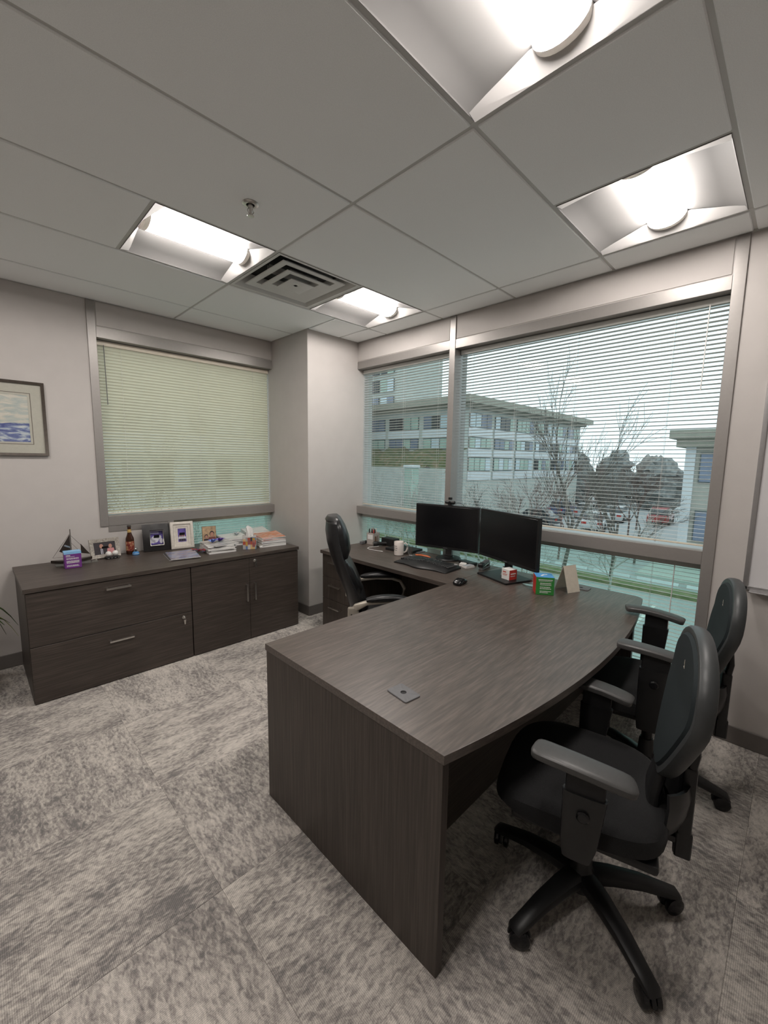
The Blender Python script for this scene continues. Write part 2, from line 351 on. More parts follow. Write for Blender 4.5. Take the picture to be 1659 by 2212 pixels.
# ------------------------------------------------------------------ ceiling: slab, grid, tiles
ceiling = struct('ceiling', MB().box(XW - WT, XB + WT, YS - WT, YA + WT, H + .20, H + .30), mat('plenum_slab', (0.25, 0.25, 0.24), 0.9, noise=(4, 0.1)))
gx = [X1 + 2 * T * k for k in range(-4, 2)]; gy = [YC + T * k for k in range(-6, 6)]
LIGHTS = [(X1 - T, YC + 2 * T), (X1 + T, YC + 2 * T), (X1 - T, YC - T), (X1 + T, YC - T), (X1 - 3 * T, YC + 2 * T), (X1 - 3 * T, YC - T)]  # last two are unseen, added to brighten walls, floor and ceiling
DIFF = (X1, YC + 2 * T)
bx = [XW] + [x for x in gx if XW + .05 < x < XB - .05] + [XB]; by = [YS] + [y for y in gy if YS + .05 < y < YA - .05] + [YA]
tcache = {}
def ctile(x0, x1, y0, y1):
    g = 0.008
    key = (round(x1 - x0, 3), round(y1 - y0, 3)); a, b = (x1 - x0) / 2 - g, (y1 - y0) / 2 - g
    if key not in tcache: tcache[key] = MB().rbox(-a, a, -b, b, 0.0, 0.018, 0.004, 1).mesh('ceiling_tile', TILE)
    link('ceiling_tile', tcache[key], ceiling, ((x0 + x1) / 2, (y0 + y1) / 2, H))
for i in range(len(bx) - 1):
    for j in range(len(by) - 1):
        x0, x1, y0, y1 = bx[i], bx[i + 1], by[j], by[j + 1]
        lit = [l for l in LIGHTS + [DIFF] if abs(l[1] - y0) < .01 and x0 - .01 < l[0] < x1 - .01]
        if y1 > COLY + .05 and x1 > COLX + .05:   # tiles cut round the column
            ctile(x0, min(x1, COLX), y0, y1) if x0 < COLX - .05 else None
            if y0 < COLY - .05: ctile(max(x0, COLX) if x0 < COLX else x0, x1, y0, COLY)
        elif lit:
            for xa in (x0, x0 + T):
                if not any(abs(l[0] - xa) < .01 for l in lit): ctile(xa, xa + T, y0, y1)
        else: ctile(x0, x1, y0, y1)
tz0, tz1 = H + .006, H + .03
for x in bx[1:-1]: MB().box(x - .012, x + .012, YS, YA if x < COLX else COLY, tz0, tz1).build('grid_tee', TEE, ceiling, smooth=False)
for y in by[1:-1]: MB().box(XW, XB if y < COLY else COLX, y - .012, y + .012, tz0 + .0005, tz1).build('grid_tee', TEE, ceiling, smooth=False)
for y in (YC + 2 * T, YC - T):
    for x in (X1 - 3 * T, X1 - T, X1 + T): MB().box(x - .012, x + .012, y, y + T, tz0 + .0002, tz1).build('grid_tee', TEE, ceiling, smooth=False)
MB().box(XW, XB, YA - .02, YA, tz0 - .006, tz1).box(XB - .02, XB, YS, COLY, tz0 - .006, tz1).build('wall_angle', TEE, ceiling, smooth=False)

# ------------------------------------------------------------------ troffers
REFL = mat('troffer_metal_darkened', (0.20, 0.195, 0.192), 0.55, noise=(8, 0.02))  # white wings darkened in colour to hold back the lens glare
ENDP = mat('troffer_end_plate', (0.45, 0.44, 0.43), 0.5, noise=(8, 0.02))  # brighter copy of the wing metal for the strongly lit ends
def cap_mat():
    m = mat('lens_end_cap', (0.40, 0.385, 0.37), 0.5, noise=(20, 0.02)); N, L = nodes_of(m)
    tr = N.new('ShaderNodeBsdfTranslucent'); tr.inputs[0].default_value = (.5, .48, .45, 1); mx = N.new('ShaderNodeMixShader'); mx.inputs[0].default_value = .03
    L.new(N['Principled BSDF'].outputs[0], mx.inputs[1]); L.new(tr.outputs[0], mx.inputs[2]); L.new(mx.outputs[0], N['Material Output'].inputs[0]); return m
CAPM = cap_mat()
def troffer():
    t = thing('ceiling_light', '', 'light', (0, 0, 0), 0, 'recessed square ceiling lights')
    h = T / 2 - .012; z = H + .003
    for s in (-1, 1):       # curved side wings running along the lamp
        prof = [(s * h, z), (s * (h - .004), z + .004), (s * .24, z + .028), (s * .16, z + .054), (s * .086, z + .072)]
        rows = [[(x, y, zz) for (y, zz) in prof] for x in (-h, -.15, .15, h)]
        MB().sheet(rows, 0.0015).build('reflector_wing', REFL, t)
        # sloping end plate
        e = [[(s * h, y, z) for y in (-h, -.1, .1, h)], [(s * (h - .045), y * 1.0, z + (.066 if abs(y) < .2 else .004)) for y in (-h, -.1, .1, h)]]
        MB().sheet(e, 0.0015).build('end_plate', ENDP, t)
        n = 14; prof2 = [(.087 * math.cos(PI * k / n), z + .072 - .056 * math.sin(PI * k / n)) for k in range(n + 1)]
        x0, x1 = s * (h - .055), s * (h - .032)
        MB().loft([[(x0, y, zz) for y, zz in prof2], [(x1, y, zz) for y, zz in prof2]]).build('lens_cap', CAPM, t)
    n = 20; a = h - .055
    prof = [(.084 * math.cos(PI * k / n), z + .072 - .054 * math.sin(PI * k / n)) for k in range(n + 1)]
    MB().loft([[(x, y, zz) for y, zz in prof] for x in (-a, a)]).build('lens', LENS, t)
    b = MB()
    b.box(-h, h, -h, h, H + .085, H + .15)
    for s in (-1, 1):
        b.box(-h, h, s * h - .001, s * h + .001, z, H + .085); b.box(s * h - .001, s * h + .001, -h, h, z, H + .085)
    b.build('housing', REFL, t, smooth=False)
    return t
tl = troffer()
LL = ['lit square ceiling light over the cabinets, beside the sprinkler', 'lit square ceiling light between the air vent and the window corner',
      'lit square ceiling light cut by the top edge of the picture', 'lit square ceiling light nearest the wide window, over the guest chairs',
      'unseen square ceiling light over the plant, added to brighten the room', 'unseen square ceiling light above the camera, added to brighten the room']
for i, (lx, ly) in enumerate(LIGHTS):
    o = tl if i == 0 else copy_tree(tl)
    o.location = (lx + T / 2, ly + T / 2, 0); o['label'] = LL[i]

# ------------------------------------------------------------------ air diffuser
VENT = mat('vent_grey_enamel', (0.62, 0.62, 0.60), 0.5, noise=(7, 0.03))
dv = thing('air_vent', 'square stepped air diffuser between two ceiling lights', 'vent', (DIFF[0] + T / 2, DIFF[1] + T / 2, 0))
def sq_ring(pr, th=0.0015):   # square funnel through (half size, z)
    secs = [[(sx * r, sy * r, z) for sx, sy in ((1, 1), (-1, 1), (-1, -1), (1, -1))] for r, z in pr]
    return MB().loft(secs + [[(p[0] * .995, p[1] * .995, p[2] + th) for p in q] for q in secs[::-1]], closed=True)
h = T / 2 - .012
sq_ring([(h, H + .004), (h - .02, H + .004), (.275, H + .030), (.255, H + .085)]).build('face_plate', VENT, dv)
sq_ring([(.246, H + .012), (.243, H + .007), (.192, H + .016), (.180, H + .050)]).build('louver_ring', VENT, dv)
sq_ring([(.168, H + .003), (.165, H - .002), (.116, H + .007), (.104, H + .042)]).build('louver_ring', VENT, dv)
MB().loft([[(sx * r, sy * r, z) for sx, sy in ((1, 1), (-1, 1), (-1, -1), (1, -1))] for r, z in ((.088, H - .002), (.092, H - .009), (.088, H - .011), (.03, H - .004), (.012, H - .002))]).build('centre_cone', VENT, dv)
MB().box(-.26, .26, -.26, .26, H + .09, H + .10).build('neck', BLACKM, dv, smooth=False)
for s in (-1, 1): MB().box(-.205, .205, s * .012 - .003, s * .012 + .003, H + .03, H + .07).build('strut', VENT, dv, smooth=False)

sp = thing('fire_sprinkler', 'small chrome fire sprinkler head in ceiling tile', 'sprinkler', (1.045, 1.961, H))
MB().lathe([(.036, 0), (.038, -.003), (.03, -.008), (.02, -.008), (.018, 0)], 24).build('escutcheon', CHROME, sp)
MB().lathe([(.010, 0), (.011, -.02), (.007, -.026), (.005, -.05), (.004, -.052)], 14).build('body', CHROME, sp)
for s in (-1, 1): MB().rail([(s * .009, 0, -.02), (s * .016, 0, -.034), (s * .004, 0, -.052)], .004, n=6).build('yoke_arm', CHROME, sp)
MB().lathe([(.004, -.05), (.016, -.054), (.015, -.056), (.002, -.057)], 16).build('deflector', CHROME, sp)

# ------------------------------------------------------------------ venetian blinds
def slat_section(tilt, w=.0275, n=5, crown=.0022, th=.0006):
    """closed thin arc; axis u = out of the room, v = up; tilt>0 drops the outer edge"""
    top = []; c, s = math.cos(tilt), math.sin(tilt)
    pts = [(-w / 2 + w * i / (n - 1), crown * (1 - (2 * i / (n - 1) - 1) ** 2)) for i in range(n)]
    loop = [(u, v + th / 2) for u, v in pts] + [(u, v - th / 2) for u, v in pts[::-1]]
    return [(u * c + v * s, -u * s + v * c) for u, v in loop]
def blind(name, label, axis, a0, a1, ztop, zbot, tilt, cords, wand=None, stack=0, headrail=True, d0=.085, raise_=.0):
    """axis 'y': hangs in the right wall; 'x': in the back wall. a = along the wall"""
    t = thing(name, label, 'window blind', (0, 0, 0), 0, 'horizontal slat blinds')
    def P(a, d, z): return (XB + d, a, z) if axis == 'y' else (a, YA + d, z)
    pitch = .0245
    if headrail:
        MB().rbox(*((XB + d0 - .018, XB + d0 + .018, a0, a1) if axis == 'y' else (a0, a1, YA + d0 - .018, YA + d0 + .018)), ztop - .038, ztop, .003).build('headrail', BEIGE if axis == 'x' else SLAT, t)
    sec = slat_section(tilt)
    me = MB().loft([[P(a, d0 + u, v) for u, v in sec] for a in (a0 + .004, a1 - .004)]).mesh('slat', SLATC if tilt > .5 else SLAT)
    z = ztop - .050; k = 0; r = random.Random(len(label))
    while z > zbot + .016 + stack * .0035:
        o = link('slat', me, t, (0, 0, z)); z -= pitch; k += 1
    for i in range(stack): link('slat', me, t, (0, 0, zbot + .014 + i * .0035))
    MB().rbox(*((XB + d0 - .012, XB + d0 + .012, a0 + .004, a1 - .004) if axis == 'y' else (a0 + .004, a1 - .004, YA + d0 - .012, YA + d0 + .012)), zbot, zbot + .010, .002).build('bottom_rail', BEIGE, t)
    for c in cords:
        for dd in (-.0135, .0135): MB().rail([P(c, d0 + dd, ztop - .03), P(c, d0 + dd, zbot + .005)], .0016, n=5).build('ladder_cord', WHITEP, t)
        MB().rail([P(c, d0, zbot - .004), P(c, d0, zbot)], .008, n=8).build('cord_button', WHITEP, t)
    if wand: MB().rail([P(wand, d0 - .028, ztop - .035), P(wand + .004, d0 - .030, ztop - .5)], .006, n=6).build('tilt_wand', WHITEP if axis == 'y' else GREYP, t)
    return t
TL = R(7)
blind('window_blind', 'large open slat blind in the wide right window above the sill', 'y', .372, 2.131, 2.480, 1.082, TL, (.62, 1.18, 1.62, 2.02), .46)
blind('window_blind', 'open slat blind in the narrow window beside the corner column', 'y', 2.201, 3.355, 2.480, 1.082, TL, (2.36, 2.78, 3.20), None)
blind('window_blind', 'lower open slat blind under the wide window sill, behind the guest chairs', 'y', .372, 2.131, .985, .125, TL, (.62, 1.18, 1.62, 2.02), .50)
blind('window_blind', 'lower slat blind under the narrow window sill, behind the pen holder', 'y', 2.201, 3.355, .985, .125, TL, (2.36, 2.78, 3.20), None)
blind('window_blind', 'nearly closed cream slat blind over the filing cabinet', 'x', .809, 2.325, 2.472, 1.074, R(53), (.98, 1.60, 2.15), .86)
blind('window_blind', 'short lower open blind behind the paper stacks and photo frames', 'x', 1.311, 2.325, .982, .125, TL, (1.50, 2.15), None)
# ================================================================== CREDENZA ALONG THE BACK WALL
CF, CBK = 3.268, 3.975           # front plane of the carcases, back
def bar_handle(L, parent, loc, vertical=False):
    m = MB()
    a = [(-L / 2, -.026, 0), (L / 2, -.026, 0)]
    m.rbox(-L / 2, L / 2, -.032, -.022, -.006, .006, .002)
    for s in (-1, 1): m.rbox(s * (L / 2 - .008) - .006, s * (L / 2 - .008) + .006, -.026, 0, -.005, .005, .001)
    return m.build('handle', CHROME, parent, loc, (0, R(90) if vertical else 0, 0))
def lock(parent, loc):
    l = MB().lathe([(.013, 0), (.013, .004), (.010, .006), (.004, .006)], 18, T4(rx=R(90))).build('lock', CHROME, parent, loc)
    MB().rbox(-.009, .009, -.026, -.022, -.05, -.012, .002, fn=lambda x, y, z: (x * (1 if z > -.03 else .5), y, z)).rbox(-.004, .004, -.024, -.004, -.006, .006, .001).build('key', CHROME, l)
fc = thing('filing_cabinet', 'dark brown two-drawer lateral filing cabinet by the plant', 'cabinet', (0, 0, 0))
MB().box(.197, 1.164, CF + .004, CBK, 0, .72).build('body', WOOD_V, fc, smooth=False)
for z0, z1, hz in ((.375, .716, .668), (.006, .371, .298)):
    d = MB().rbox(.199, 1.162, CF - .017, CF + .003, z0, z1, .0015, 1).build('drawer', WOOD_FRONT, fc)
    bar_handle(.148, d, (.683, CF - .017, hz))
    if z0 < .1: lock(d, (1.101, CF - .017, .340))
sc2 = thing('storage_cabinet', 'dark brown two-door storage cabinet next to the corner column', 'cabinet', (0, 0, 0))
MB().box(1.168, 2.132, CF + .004, CBK, 0, .72).build('body', WOOD_V, sc2, smooth=False)
for x0, x1, hx in ((1.170, 1.6465, 1.614), (1.6495, 2.130, 1.688)):
    d = MB().rbox(x0, x1, CF - .017, CF + .003, .006, .716, .0015, 1).build('door', WOOD_FRONT, sc2)
    bar_handle(.150, d, (hx, CF - .017, .425), True)
    if x0 > 1.5: lock(d, (1.697, CF - .017, .688))
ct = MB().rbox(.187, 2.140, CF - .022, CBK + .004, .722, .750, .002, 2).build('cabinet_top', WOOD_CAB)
tag(ct, 'long dark brown laminate top over both low cabinets', 'worktop')

# ================================================================== DESK AND RETURN
DZ, DT = .740, .030
DX0, DX1, DYL, DYR, DBOW = .886, 2.905, 1.620, .632, .118
desk = thing('office_desk', 'big dark brown desk with a bowed front edge', 'desk', (0, 0, 0))
bow = [(DX0 + (DX1 - DX0) * i / 40, DYR - DBOW * (1 - (2 * i / 40 - 1) ** 2)) for i in range(41)]
bow = bow[:-2] + [(DX1 - .035, bow[-1][1] - .012), (DX1 - .012, bow[-1][1] + .004), (DX1, bow[-1][1] + .03)]
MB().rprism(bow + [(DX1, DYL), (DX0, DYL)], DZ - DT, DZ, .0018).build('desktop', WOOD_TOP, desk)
MB().rbox(DX0 + .004, DX0 + .034, DYR + .006, DYL - .004, 0, DZ - DT - .001, .001, 1).build('end_panel', WOOD_V, desk)
MB().rbox(DX1 - .05, DX1 - .02, DYR + .02, DYL - .004, 0, DZ - DT - .001, .001, 1).build('end_panel', WOOD_V, desk)
MB().rbox(DX0 + .034, DX1 - .05, .865, .885, .10, DZ - DT - .001, .001, 1).build('modesty_panel', WOOD_FRONT, desk)
def grommet(x, y, rz, label):
    g = thing('cable_grommet', label, 'grommet', (x, y, DZ), rz, 'square cable grommets in the desk')
    m = MB(); n = 24; o_ = rrect(-.036, .036, -.052, .052, .009, 5); k = len(o_)
    hole = [(.011 * math.cos(PI / 4 * 0 + 2 * PI * i / k), .011 * math.sin(2 * PI * i / k)) for i in range(k)]
    m.loft([[(x_, y_, 0.0) for x_, y_ in o_], [(x_, y_, .0035) for x_, y_ in o_], [(x_ * .96, y_ * .97, .005) for x_, y_ in o_], [(x_, y_, .005) for x_, y_ in hole], [(x_, y_, .0015) for x_, y_ in hole]], caps=True)
    m.build('plate', GREYP, g)
    MB().lathe([(.0105, .0014), (.0105, .0022), (.002, .0022)], 20).build('hole', BLACKM, g)
    return g
grommet(1.037, .924, R(-6), 'grey square cable grommet on the near end of the desk')
grommet(2.815, .962, R(3), 'grey square cable grommet by the tent card at the far desk edge')

ret = thing('desk_return', 'dark brown side return of the desk along the window wall', 'desk', (0, 0, 0))
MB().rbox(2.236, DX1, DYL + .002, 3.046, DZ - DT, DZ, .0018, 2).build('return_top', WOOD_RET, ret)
MB().rbox(DX1 - .045, DX1 - .025, DYL, 3.03, .10, DZ - DT - .001, .001, 1).build('modesty_panel', WOOD_V, ret)
ped = thing('drawer_pedestal', 'dark drawer pedestal under the far end of the return', 'drawers', (0, 0, 0))
MB().box(2.275, DX1 - .05, 2.60, 3.040, 0, DZ - DT - .001).build('body', WOOD_V, ped, smooth=False)
for z0, z1 in ((.50, .705), (.298, .497), (.006, .295)):
    d = MB().rbox(2.257, 2.274, 2.602, 3.038, z0, z1, .0015, 1).build('drawer', WOOD_V, ped)
    m = MB(); zc = z1 - .062
    m.rbox(2.257 - .034, 2.257 - .024, 2.77, 2.92, zc - .006, zc + .006, .002)
    for yy in (2.778, 2.912): m.rbox(2.257 - .028, 2.2575, yy - .006, yy + .006, zc - .005, zc + .005, .001)
    m.build('handle', CHROME, d)
grommet(2.845, 2.385, R(90), 'black cable grommet behind the keyboard on the return')

# ================================================================== CHAIR BASE (shared by the three chairs)
def star_base(t, r=.30, a0=0.0, hub_z=.10, mt=BLACKP, col_top=.37):
    MB().lathe([(.045, hub_z - .045), (.052, hub_z - .02), (.050, hub_z + .015), (.034, hub_z + .035), (.031, hub_z + .10), (.028, hub_z + .11)], 20).build('hub', mt, t)
    MB().lathe([(.024, hub_z + .08), (.024, col_top)], 16).build('gas_lift', BLACKG, t)
    for k in range(5):
        a = a0 + 2 * PI * k / 5; c, s = math.cos(a), math.sin(a)
        pts = [(c * q, s * q, z) for q, z in ((.03, hub_z + .002), (.10, hub_z + .004), (.20, hub_z - .006), (r - .04, hub_z - .022), (r + .012, hub_z - .036), (r + .022, hub_z - .046))]
        MB().rail(pts, [.074, .068, .058, .052, .050, .040], [.055, .050, .042, .036, .032, .022], 12, 2.6).build('leg', mt, t)
    wheel = None
    for k in range(5):
        a = a0 + 2 * PI * k / 5; cx, cy = math.cos(a) * r, math.sin(a) * r; q = a + 1.9 + k * .5
        M = T4(rz=0)
        m = MB().lathe([(.006, .050), (.006, hub_z - .03)], 8)
        hood = [[(-.036 * math.cos(b) * f, y, .033 + .036 * math.sin(b) * f) for b in [PI * i / 8 for i in range(9)] ] + [(.026 * math.cos(b), y, .033 + .026 * math.sin(b)) for b in [PI * i / 8 for i in range(9)]] for y, f in ((-.006, .98), (0, 1.03), (.006, .98))]
        m.loft(hood)
        cst = m.build('caster', BLACKP, t, (cx, cy, 0), (0, 0, q))
        for s in (-1, 1):
            MB().lathe([(.004, -.0105), (.024, -.0105), (.0315, -.007), (.0325, 0), (.0315, .007), (.024, .0105), (.014, .0115), (.004, .0115)], 20, T4(0, s * .0180, .0327, rx=R(90))).build('wheel', BLACKG, cst)
    return t

# ================================================================== GUEST CHAIRS
def guest_chair(name, label, loc, rz, arm_zs, a0):
    t = thing(name, label, 'chair', loc, rz, 'black guest chairs at the bowed side of the desk')
    star_base(t, .305, a0 - rz)
    # seat
    secs = []
    for z, f in ((.416, .80), (.422, .92), (.440, .99), (.465, 1.0), (.482, .975), (.493, .92), (.499, .80), (.500, .45), (.499, .05)):
        q = []
        for j in range(40):
            a = 2 * PI * j / 40; c, d = math.cos(a), math.sin(a); c = math.copysign(abs(c) ** .52, c); d = math.copysign(abs(d) ** .52, d)
            x, y = c * .260 * f * (1 - .06 * (d < 0) * abs(d)), .030 + d * .258 * f
            q.append((x, y, z - .028 * max(0, (y - .08) / .18) ** 2 * (z > .45) + (.010 * (abs(x) / .25) ** 3 if z > .47 else 0)))
        secs.append(q)
    MB().loft(secs).build('seat', FABRIC, t)
    MB().rbox(-.215, .215, -.20, .215, .392, .424, .012, 2).build('seat_pan', BLACKP, t)
    MB().rbox(-.085, .085, -.16, .10, .350, .396, .012, 2).build('mechanism', BLACKP, t)
    MB().rail([(.08, .02, .372), (.20, .03, .372), (.255, .035, .366)], [.012, .012, .02], [.010, .010, .008], 8).build('lever', BLACKP, t)
    MB().lathe([(.02, 0), (.022, .012), (.017, .02), (.004, .021)], 16, T4(-.085, -.14, .375, ry=R(-90))).build('tension_knob', BLACKP, t)
    # arms
    for s in (-1, 1):
        arm = thing_part('arm', t); arm_z = arm_zs[0] if s < 0 else arm_zs[1]
        path = [(s * .12, .015, .388), (s * .225, .015, .380), (s * .268, .012, .402), (s * .284, .008, .46), (s * .284, .0, arm_z - .10)]
        secs = []
        for (x, y, z), w, th, ang in zip(path, [.070, .072, .078, .098, .118], [.018, .020, .026, .030, .034], [0, 0, 45, 80, 90]):
            q = []
            for j in range(14):
                a = 2 * PI * j / 14; c, d = math.cos(a), math.sin(a); c = math.copysign(abs(c) ** .5, c); d = math.copysign(abs(d) ** .5, d)
                nx, nz = math.sin(R(ang)) , math.cos(R(ang))
                q.append((x + s * nx * d * th / 2, y + c * w / 2, z - nz * d * th / 2))
            secs.append(q)
        arm_o = arm; m = MB().loft(secs); m.build_into(arm_o, BLACKP)
        MB().rbox(s * .284 - .0105, s * .284 + .0105, -.052, .052, arm_z - .18, arm_z - .020, .008, 2).build('arm_slider', BLACKM, arm_o)
        MB().lathe([(.017, 0), (.018, .006), (.013, .010), (.003, .010)], 18, T4(s * .300, 0, arm_z - .16, ry=R(90 * s))).build('height_button', BLACKG, arm_o)
        us = [0, .012, .045, .11, .25, .4, .55, .7, .83, .92, .965, .99, 1.0]
        pad = [(s * .284 - s * .012 * (2 * u - 1) ** 2, -.122 + .268 * u, arm_z - .012 - .030 * (1 - u) ** 2 - .006 * u ** 3) for u in us]
        ef = [.55, .76, .92, .98, 1, 1, 1, 1, 1, .98, .92, .76, .55]
        MB().rail(pad, [.086 * e for e in ef], [.029 * (.4 + .6 * e) for e in ef], 20, 4.0).build('arm_pad', PADM, arm_o)
    # back: shield outline in (x, z), surface leaning back and wrapping forward at the sides
    def by_(x, z):
        k = (z - .50) / .56
        return -.170 - .125 * max(0, k) ** 1.15 + .055 * max(0, k - .66) ** 1.2 / .38 + .010 * (x / .22) ** 2
    def half_w(k, wmax): return wmax * (.20 + .80 * min(1, max(0, k) / .55) ** .72) * math.sqrt(max(0, 1 - max(0, (k - .66) / .34) ** 2.5))
    def outline(zb, zt, wmax, n=22):
        ks = [(1 - math.cos(PI * i / n)) / 2 for i in range(n + 1)]
        right = [(half_w(k, wmax), zb + (zt - zb) * k) for k in ks]
        return right[:-1] + [(0, zt)] + [(-x, z) for x, z in right[:-1][::-1]]
    def shrink(o_, f, cz): return [(x * f, cz + (z - cz) * f) for x, z in o_]
    o_ = outline(.606, 1.050, .232)
    MB().rail([(x, by_(x, z) - .016, z) for x, z in shrink(o_, .96, .84)], .034, .046, 12, 2.6, closed=True, upv=(0, 1, 0)).build('back_frame', RIM, t)
    po = shrink(o_, .925, .84); m = MB(); secs = []
    for f, dy in ((.96, -.020), (1.0, -.004), (1.0, .006), (.96, .015), (.80, .018), (.45, .018), (.10, .018)):
        secs.append([(x, by_(x, z) + dy, z) for x, z in shrink(po, f, .84)])
    m.loft(secs); m.build('back_pad', MESHF, t)
    m = MB(); secs = []
    for f, dy in ((.98, -.018), (.90, -.036), (.6, -.046), (.1, -.050)):
        secs.append([(x, by_(x, z) + dy, z) for x, z in shrink(o_, f, .84)])
    m.loft(secs); m.build('back_shell', BLACKP, t)
    # stem under the pad, forked yoke and the spine with its sheath
    MB().rail([(0, by_(0, .64) - .015, .66), (0, by_(0, .58) - .012, .585), (0, by_(0, .52) - .012, .53), (0, -.185, .47), (0, -.17, .425)], [.10, .105, .12, .135, .14], [.036, .040, .042, .040, .03], 14, 3.0, upv=(0, 1, 0)).build('back_stem', BLACKP, t)
    rows = []
    for i in range(9):
        a = -1.15 + 2.3 * i / 8
        rows.append([(.125 * math.sin(a) * q, -.170 - .105 * math.cos(a) * q, z) for z, q in ((.405, .60), (.44, .85), (.49, 1.0), (.545, 1.05), (.585, 1.0))])
    MB().sheet(rows, .010).build('lower_yoke', BLACKP, t)
    sy = -.272
    MB().rbox(-.036, .036, sy - .020, sy + .018, .345, .640, .010, 2).build('spine', BLACKP, t)
    for dx in (-.024, 0, .024): MB().rbox(dx - .011, dx + .011, sy - .024, sy + .020, .322 + abs(dx) * .5, .42, .004, 1).build('sheath_rib', BLACKP, t)
    MB().rbox(-.032, .032, sy, -.10, .375, .398, .006, 2).build('spine_bar', BLACKP, t)
    MB().rail([(0, sy, .60), (0, sy - .012, .68), (0, by_(0, .76) - .055, .76)], [.07, .06, .05], [.03, .026, .02], 12, 3, upv=(0, 1, 0)).build('spine_bracket', BLACKP, t)
    MB().lathe([(.018, 0), (.020, .006), (.016, .016), (.004, .017)], 18, T4(-.118, -.175, .445, ry=R(-90))).build('back_knob', BLACKG, t)
    # small logo print on the pad
    lg = MB(); lx, lz = .02, .945
    for (xa, za, xb, zb) in ((-.006, -.013, .000, .013), (.000, .013, .004, -.002), (-.008, -.013, .006, -.010)):
        lg.rail([(lx + xa, by_(lx + xa, lz + za) + .0185, lz + za), (lx + xb, by_(lx + xb, lz + zb) + .0185, lz + zb)], .0015, .001, 6)
    lg.build('logo', SILVER, t)
    return t
def thing_part(name, parent):
    me = bpy.data.meshes.new(name); return link(name, me, parent)
def build_into(self, o, m):
    me = self.mesh(o.name, m); o.data = me
    return o
MB.build_into = build_into
guest_chair('guest_chair', 'black guest chair nearest the camera, facing the bowed desk edge', (1.455, .425, 0), R(15), (.722, .690), R(92))
guest_chair('guest_chair', 'black guest chair by the wide window, arms over the desk edge', (2.300, .425, 0), R(12), (.785, .785), R(60))

# ================================================================== EXECUTIVE CHAIR
def exec_chair():
    t = thing('executive_chair', 'black leather high-back executive chair with pale silver arms', 'chair', (2.080, 2.058, 0), R(-38 - 90))
    star_base(t, .31, .3, .10, BLACKP, .40)
    MB().rbox(-.14, .14, -.16, .14, .375, .415, .012).build('mechanism', BLACKP, t)
    MB().rbox(-.255, .255, -.23, .27, .405, .515, .05, 5, fn=lambda x, y, z: (x, y, z - .02 * max(0, (y - .12) / .15) ** 2 + (.008 * math.cos(x * 14) if z > .46 else 0)), cuts=1).build('seat', LEATHER, t)
    # profile of the back: (z, y)
    prof = [(.47, -.215), (.56, -.212), (.66, -.240), (.76, -.285), (.86, -.325), (.95, -.352), (1.04, -.372), (1.12, -.380), (1.165, -.380)]
    def yb(z):
        for (z0, y0), (z1, y1) in zip(prof, prof[1:]):
            if z <= z1: k = (z - z0) / (z1 - z0); return y0 + (y1 - y0) * k
        return prof[-1][1]
    def slab(zs, wf, front, back, e=3.0, n=22):
        secs = []
        for z, w, fr, bk in zs:
            q = []
            for j in range(n):
                a = 2 * PI * j / n; c, d = math.cos(a), math.sin(a); c = math.copysign(abs(c) ** (2 / e), c); d = math.copysign(abs(d) ** (2 / e), d)
                wrap = .03 * (abs(c) ** 3)
                q.append((c * w / 2, yb(z) + (fr if d > 0 else bk) * abs(d) + wrap, z))
            secs.append(q)
        return MB().loft(secs)
    slab([(.462, .36, .01, -.015), (.475, .42, .02, -.03), (.55, .47, .03, -.045), (.68, .49, .03, -.05), (.80, .49, .03, -.05), (.92, .47, .028, -.05), (1.00, .43, .026, -.05), (1.08, .40, .026, -.048), (1.135, .36, .022, -.04), (1.158, .26, .01, -.02)], 0, 0, 0).build('back_shell', LEATHER, t)
    slab([(.50, .30, .02, .0), (.515, .38, .06, .0), (.56, .40, .085, .0), (.63, .40, .085, .0), (.665, .39, .055, .0), (.69, .40, .085, .0), (.76, .41, .088, .0), (.83, .40, .080, .0), (.875, .38, .055, .0), (.89, .32, .02, .0)], 0, 0, 0).build('back_cushion', LEATHER, t)
    slab([(.885, .30, .03, .0), (.90, .36, .07, .0), (.95, .385, .105, .0), (1.03, .38, .112, .0), (1.10, .36, .095, -.02), (1.150, .30, .065, -.045), (1.172, .20, .03, -.03)], 0, 0, 0, 2.6).build('headrest', LEATHER, t)
    for s in (-1, 1):
        pth = [(s * .225, -.245, .545), (s * .262, -.215, .600), (s * .276, -.15, .632), (s * .280, -.03, .640), (s * .280, .09, .634), (s * .280, .16, .610), (s * .279, .195, .55), (s * .272, .18, .48), (s * .255, .13, .425), (s * .20, .08, .40)]
        a = MB().rail(pth, [.030, .036, .044, .046, .044, .040, .036, .034, .034, .04], [.05, .05, .030, .026, .026, .026, .026, .026, .026, .02], 14, 3.0).build('arm_frame', SILVER, t)
        MB().rbox(s * .255 - .018, s * .255 + .018, -.275, -.20, .500, .598, .012, 2).build('arm_bracket', SILVER, a)
        MB().lathe([(.006, 0), (.006, .003), (.002, .003)], 10, T4(s * .274, -.25, .55, ry=R(90 * s))).build('screw', BLACKM, a)
        pd = [(s * .280, -.155 + .28 * i / 8, .662 - .012 * (2 * i / 8 - 1) ** 2) for i in range(9)]
        MB().rail(pd, [.044, .066, .074, .078, .080, .078, .074, .066, .044], [.022, .036, .040, .042, .042, .042, .040, .034, .020], 16, 2.6).build('arm_pad', LEATHER, a)
    return t
exec_chair()
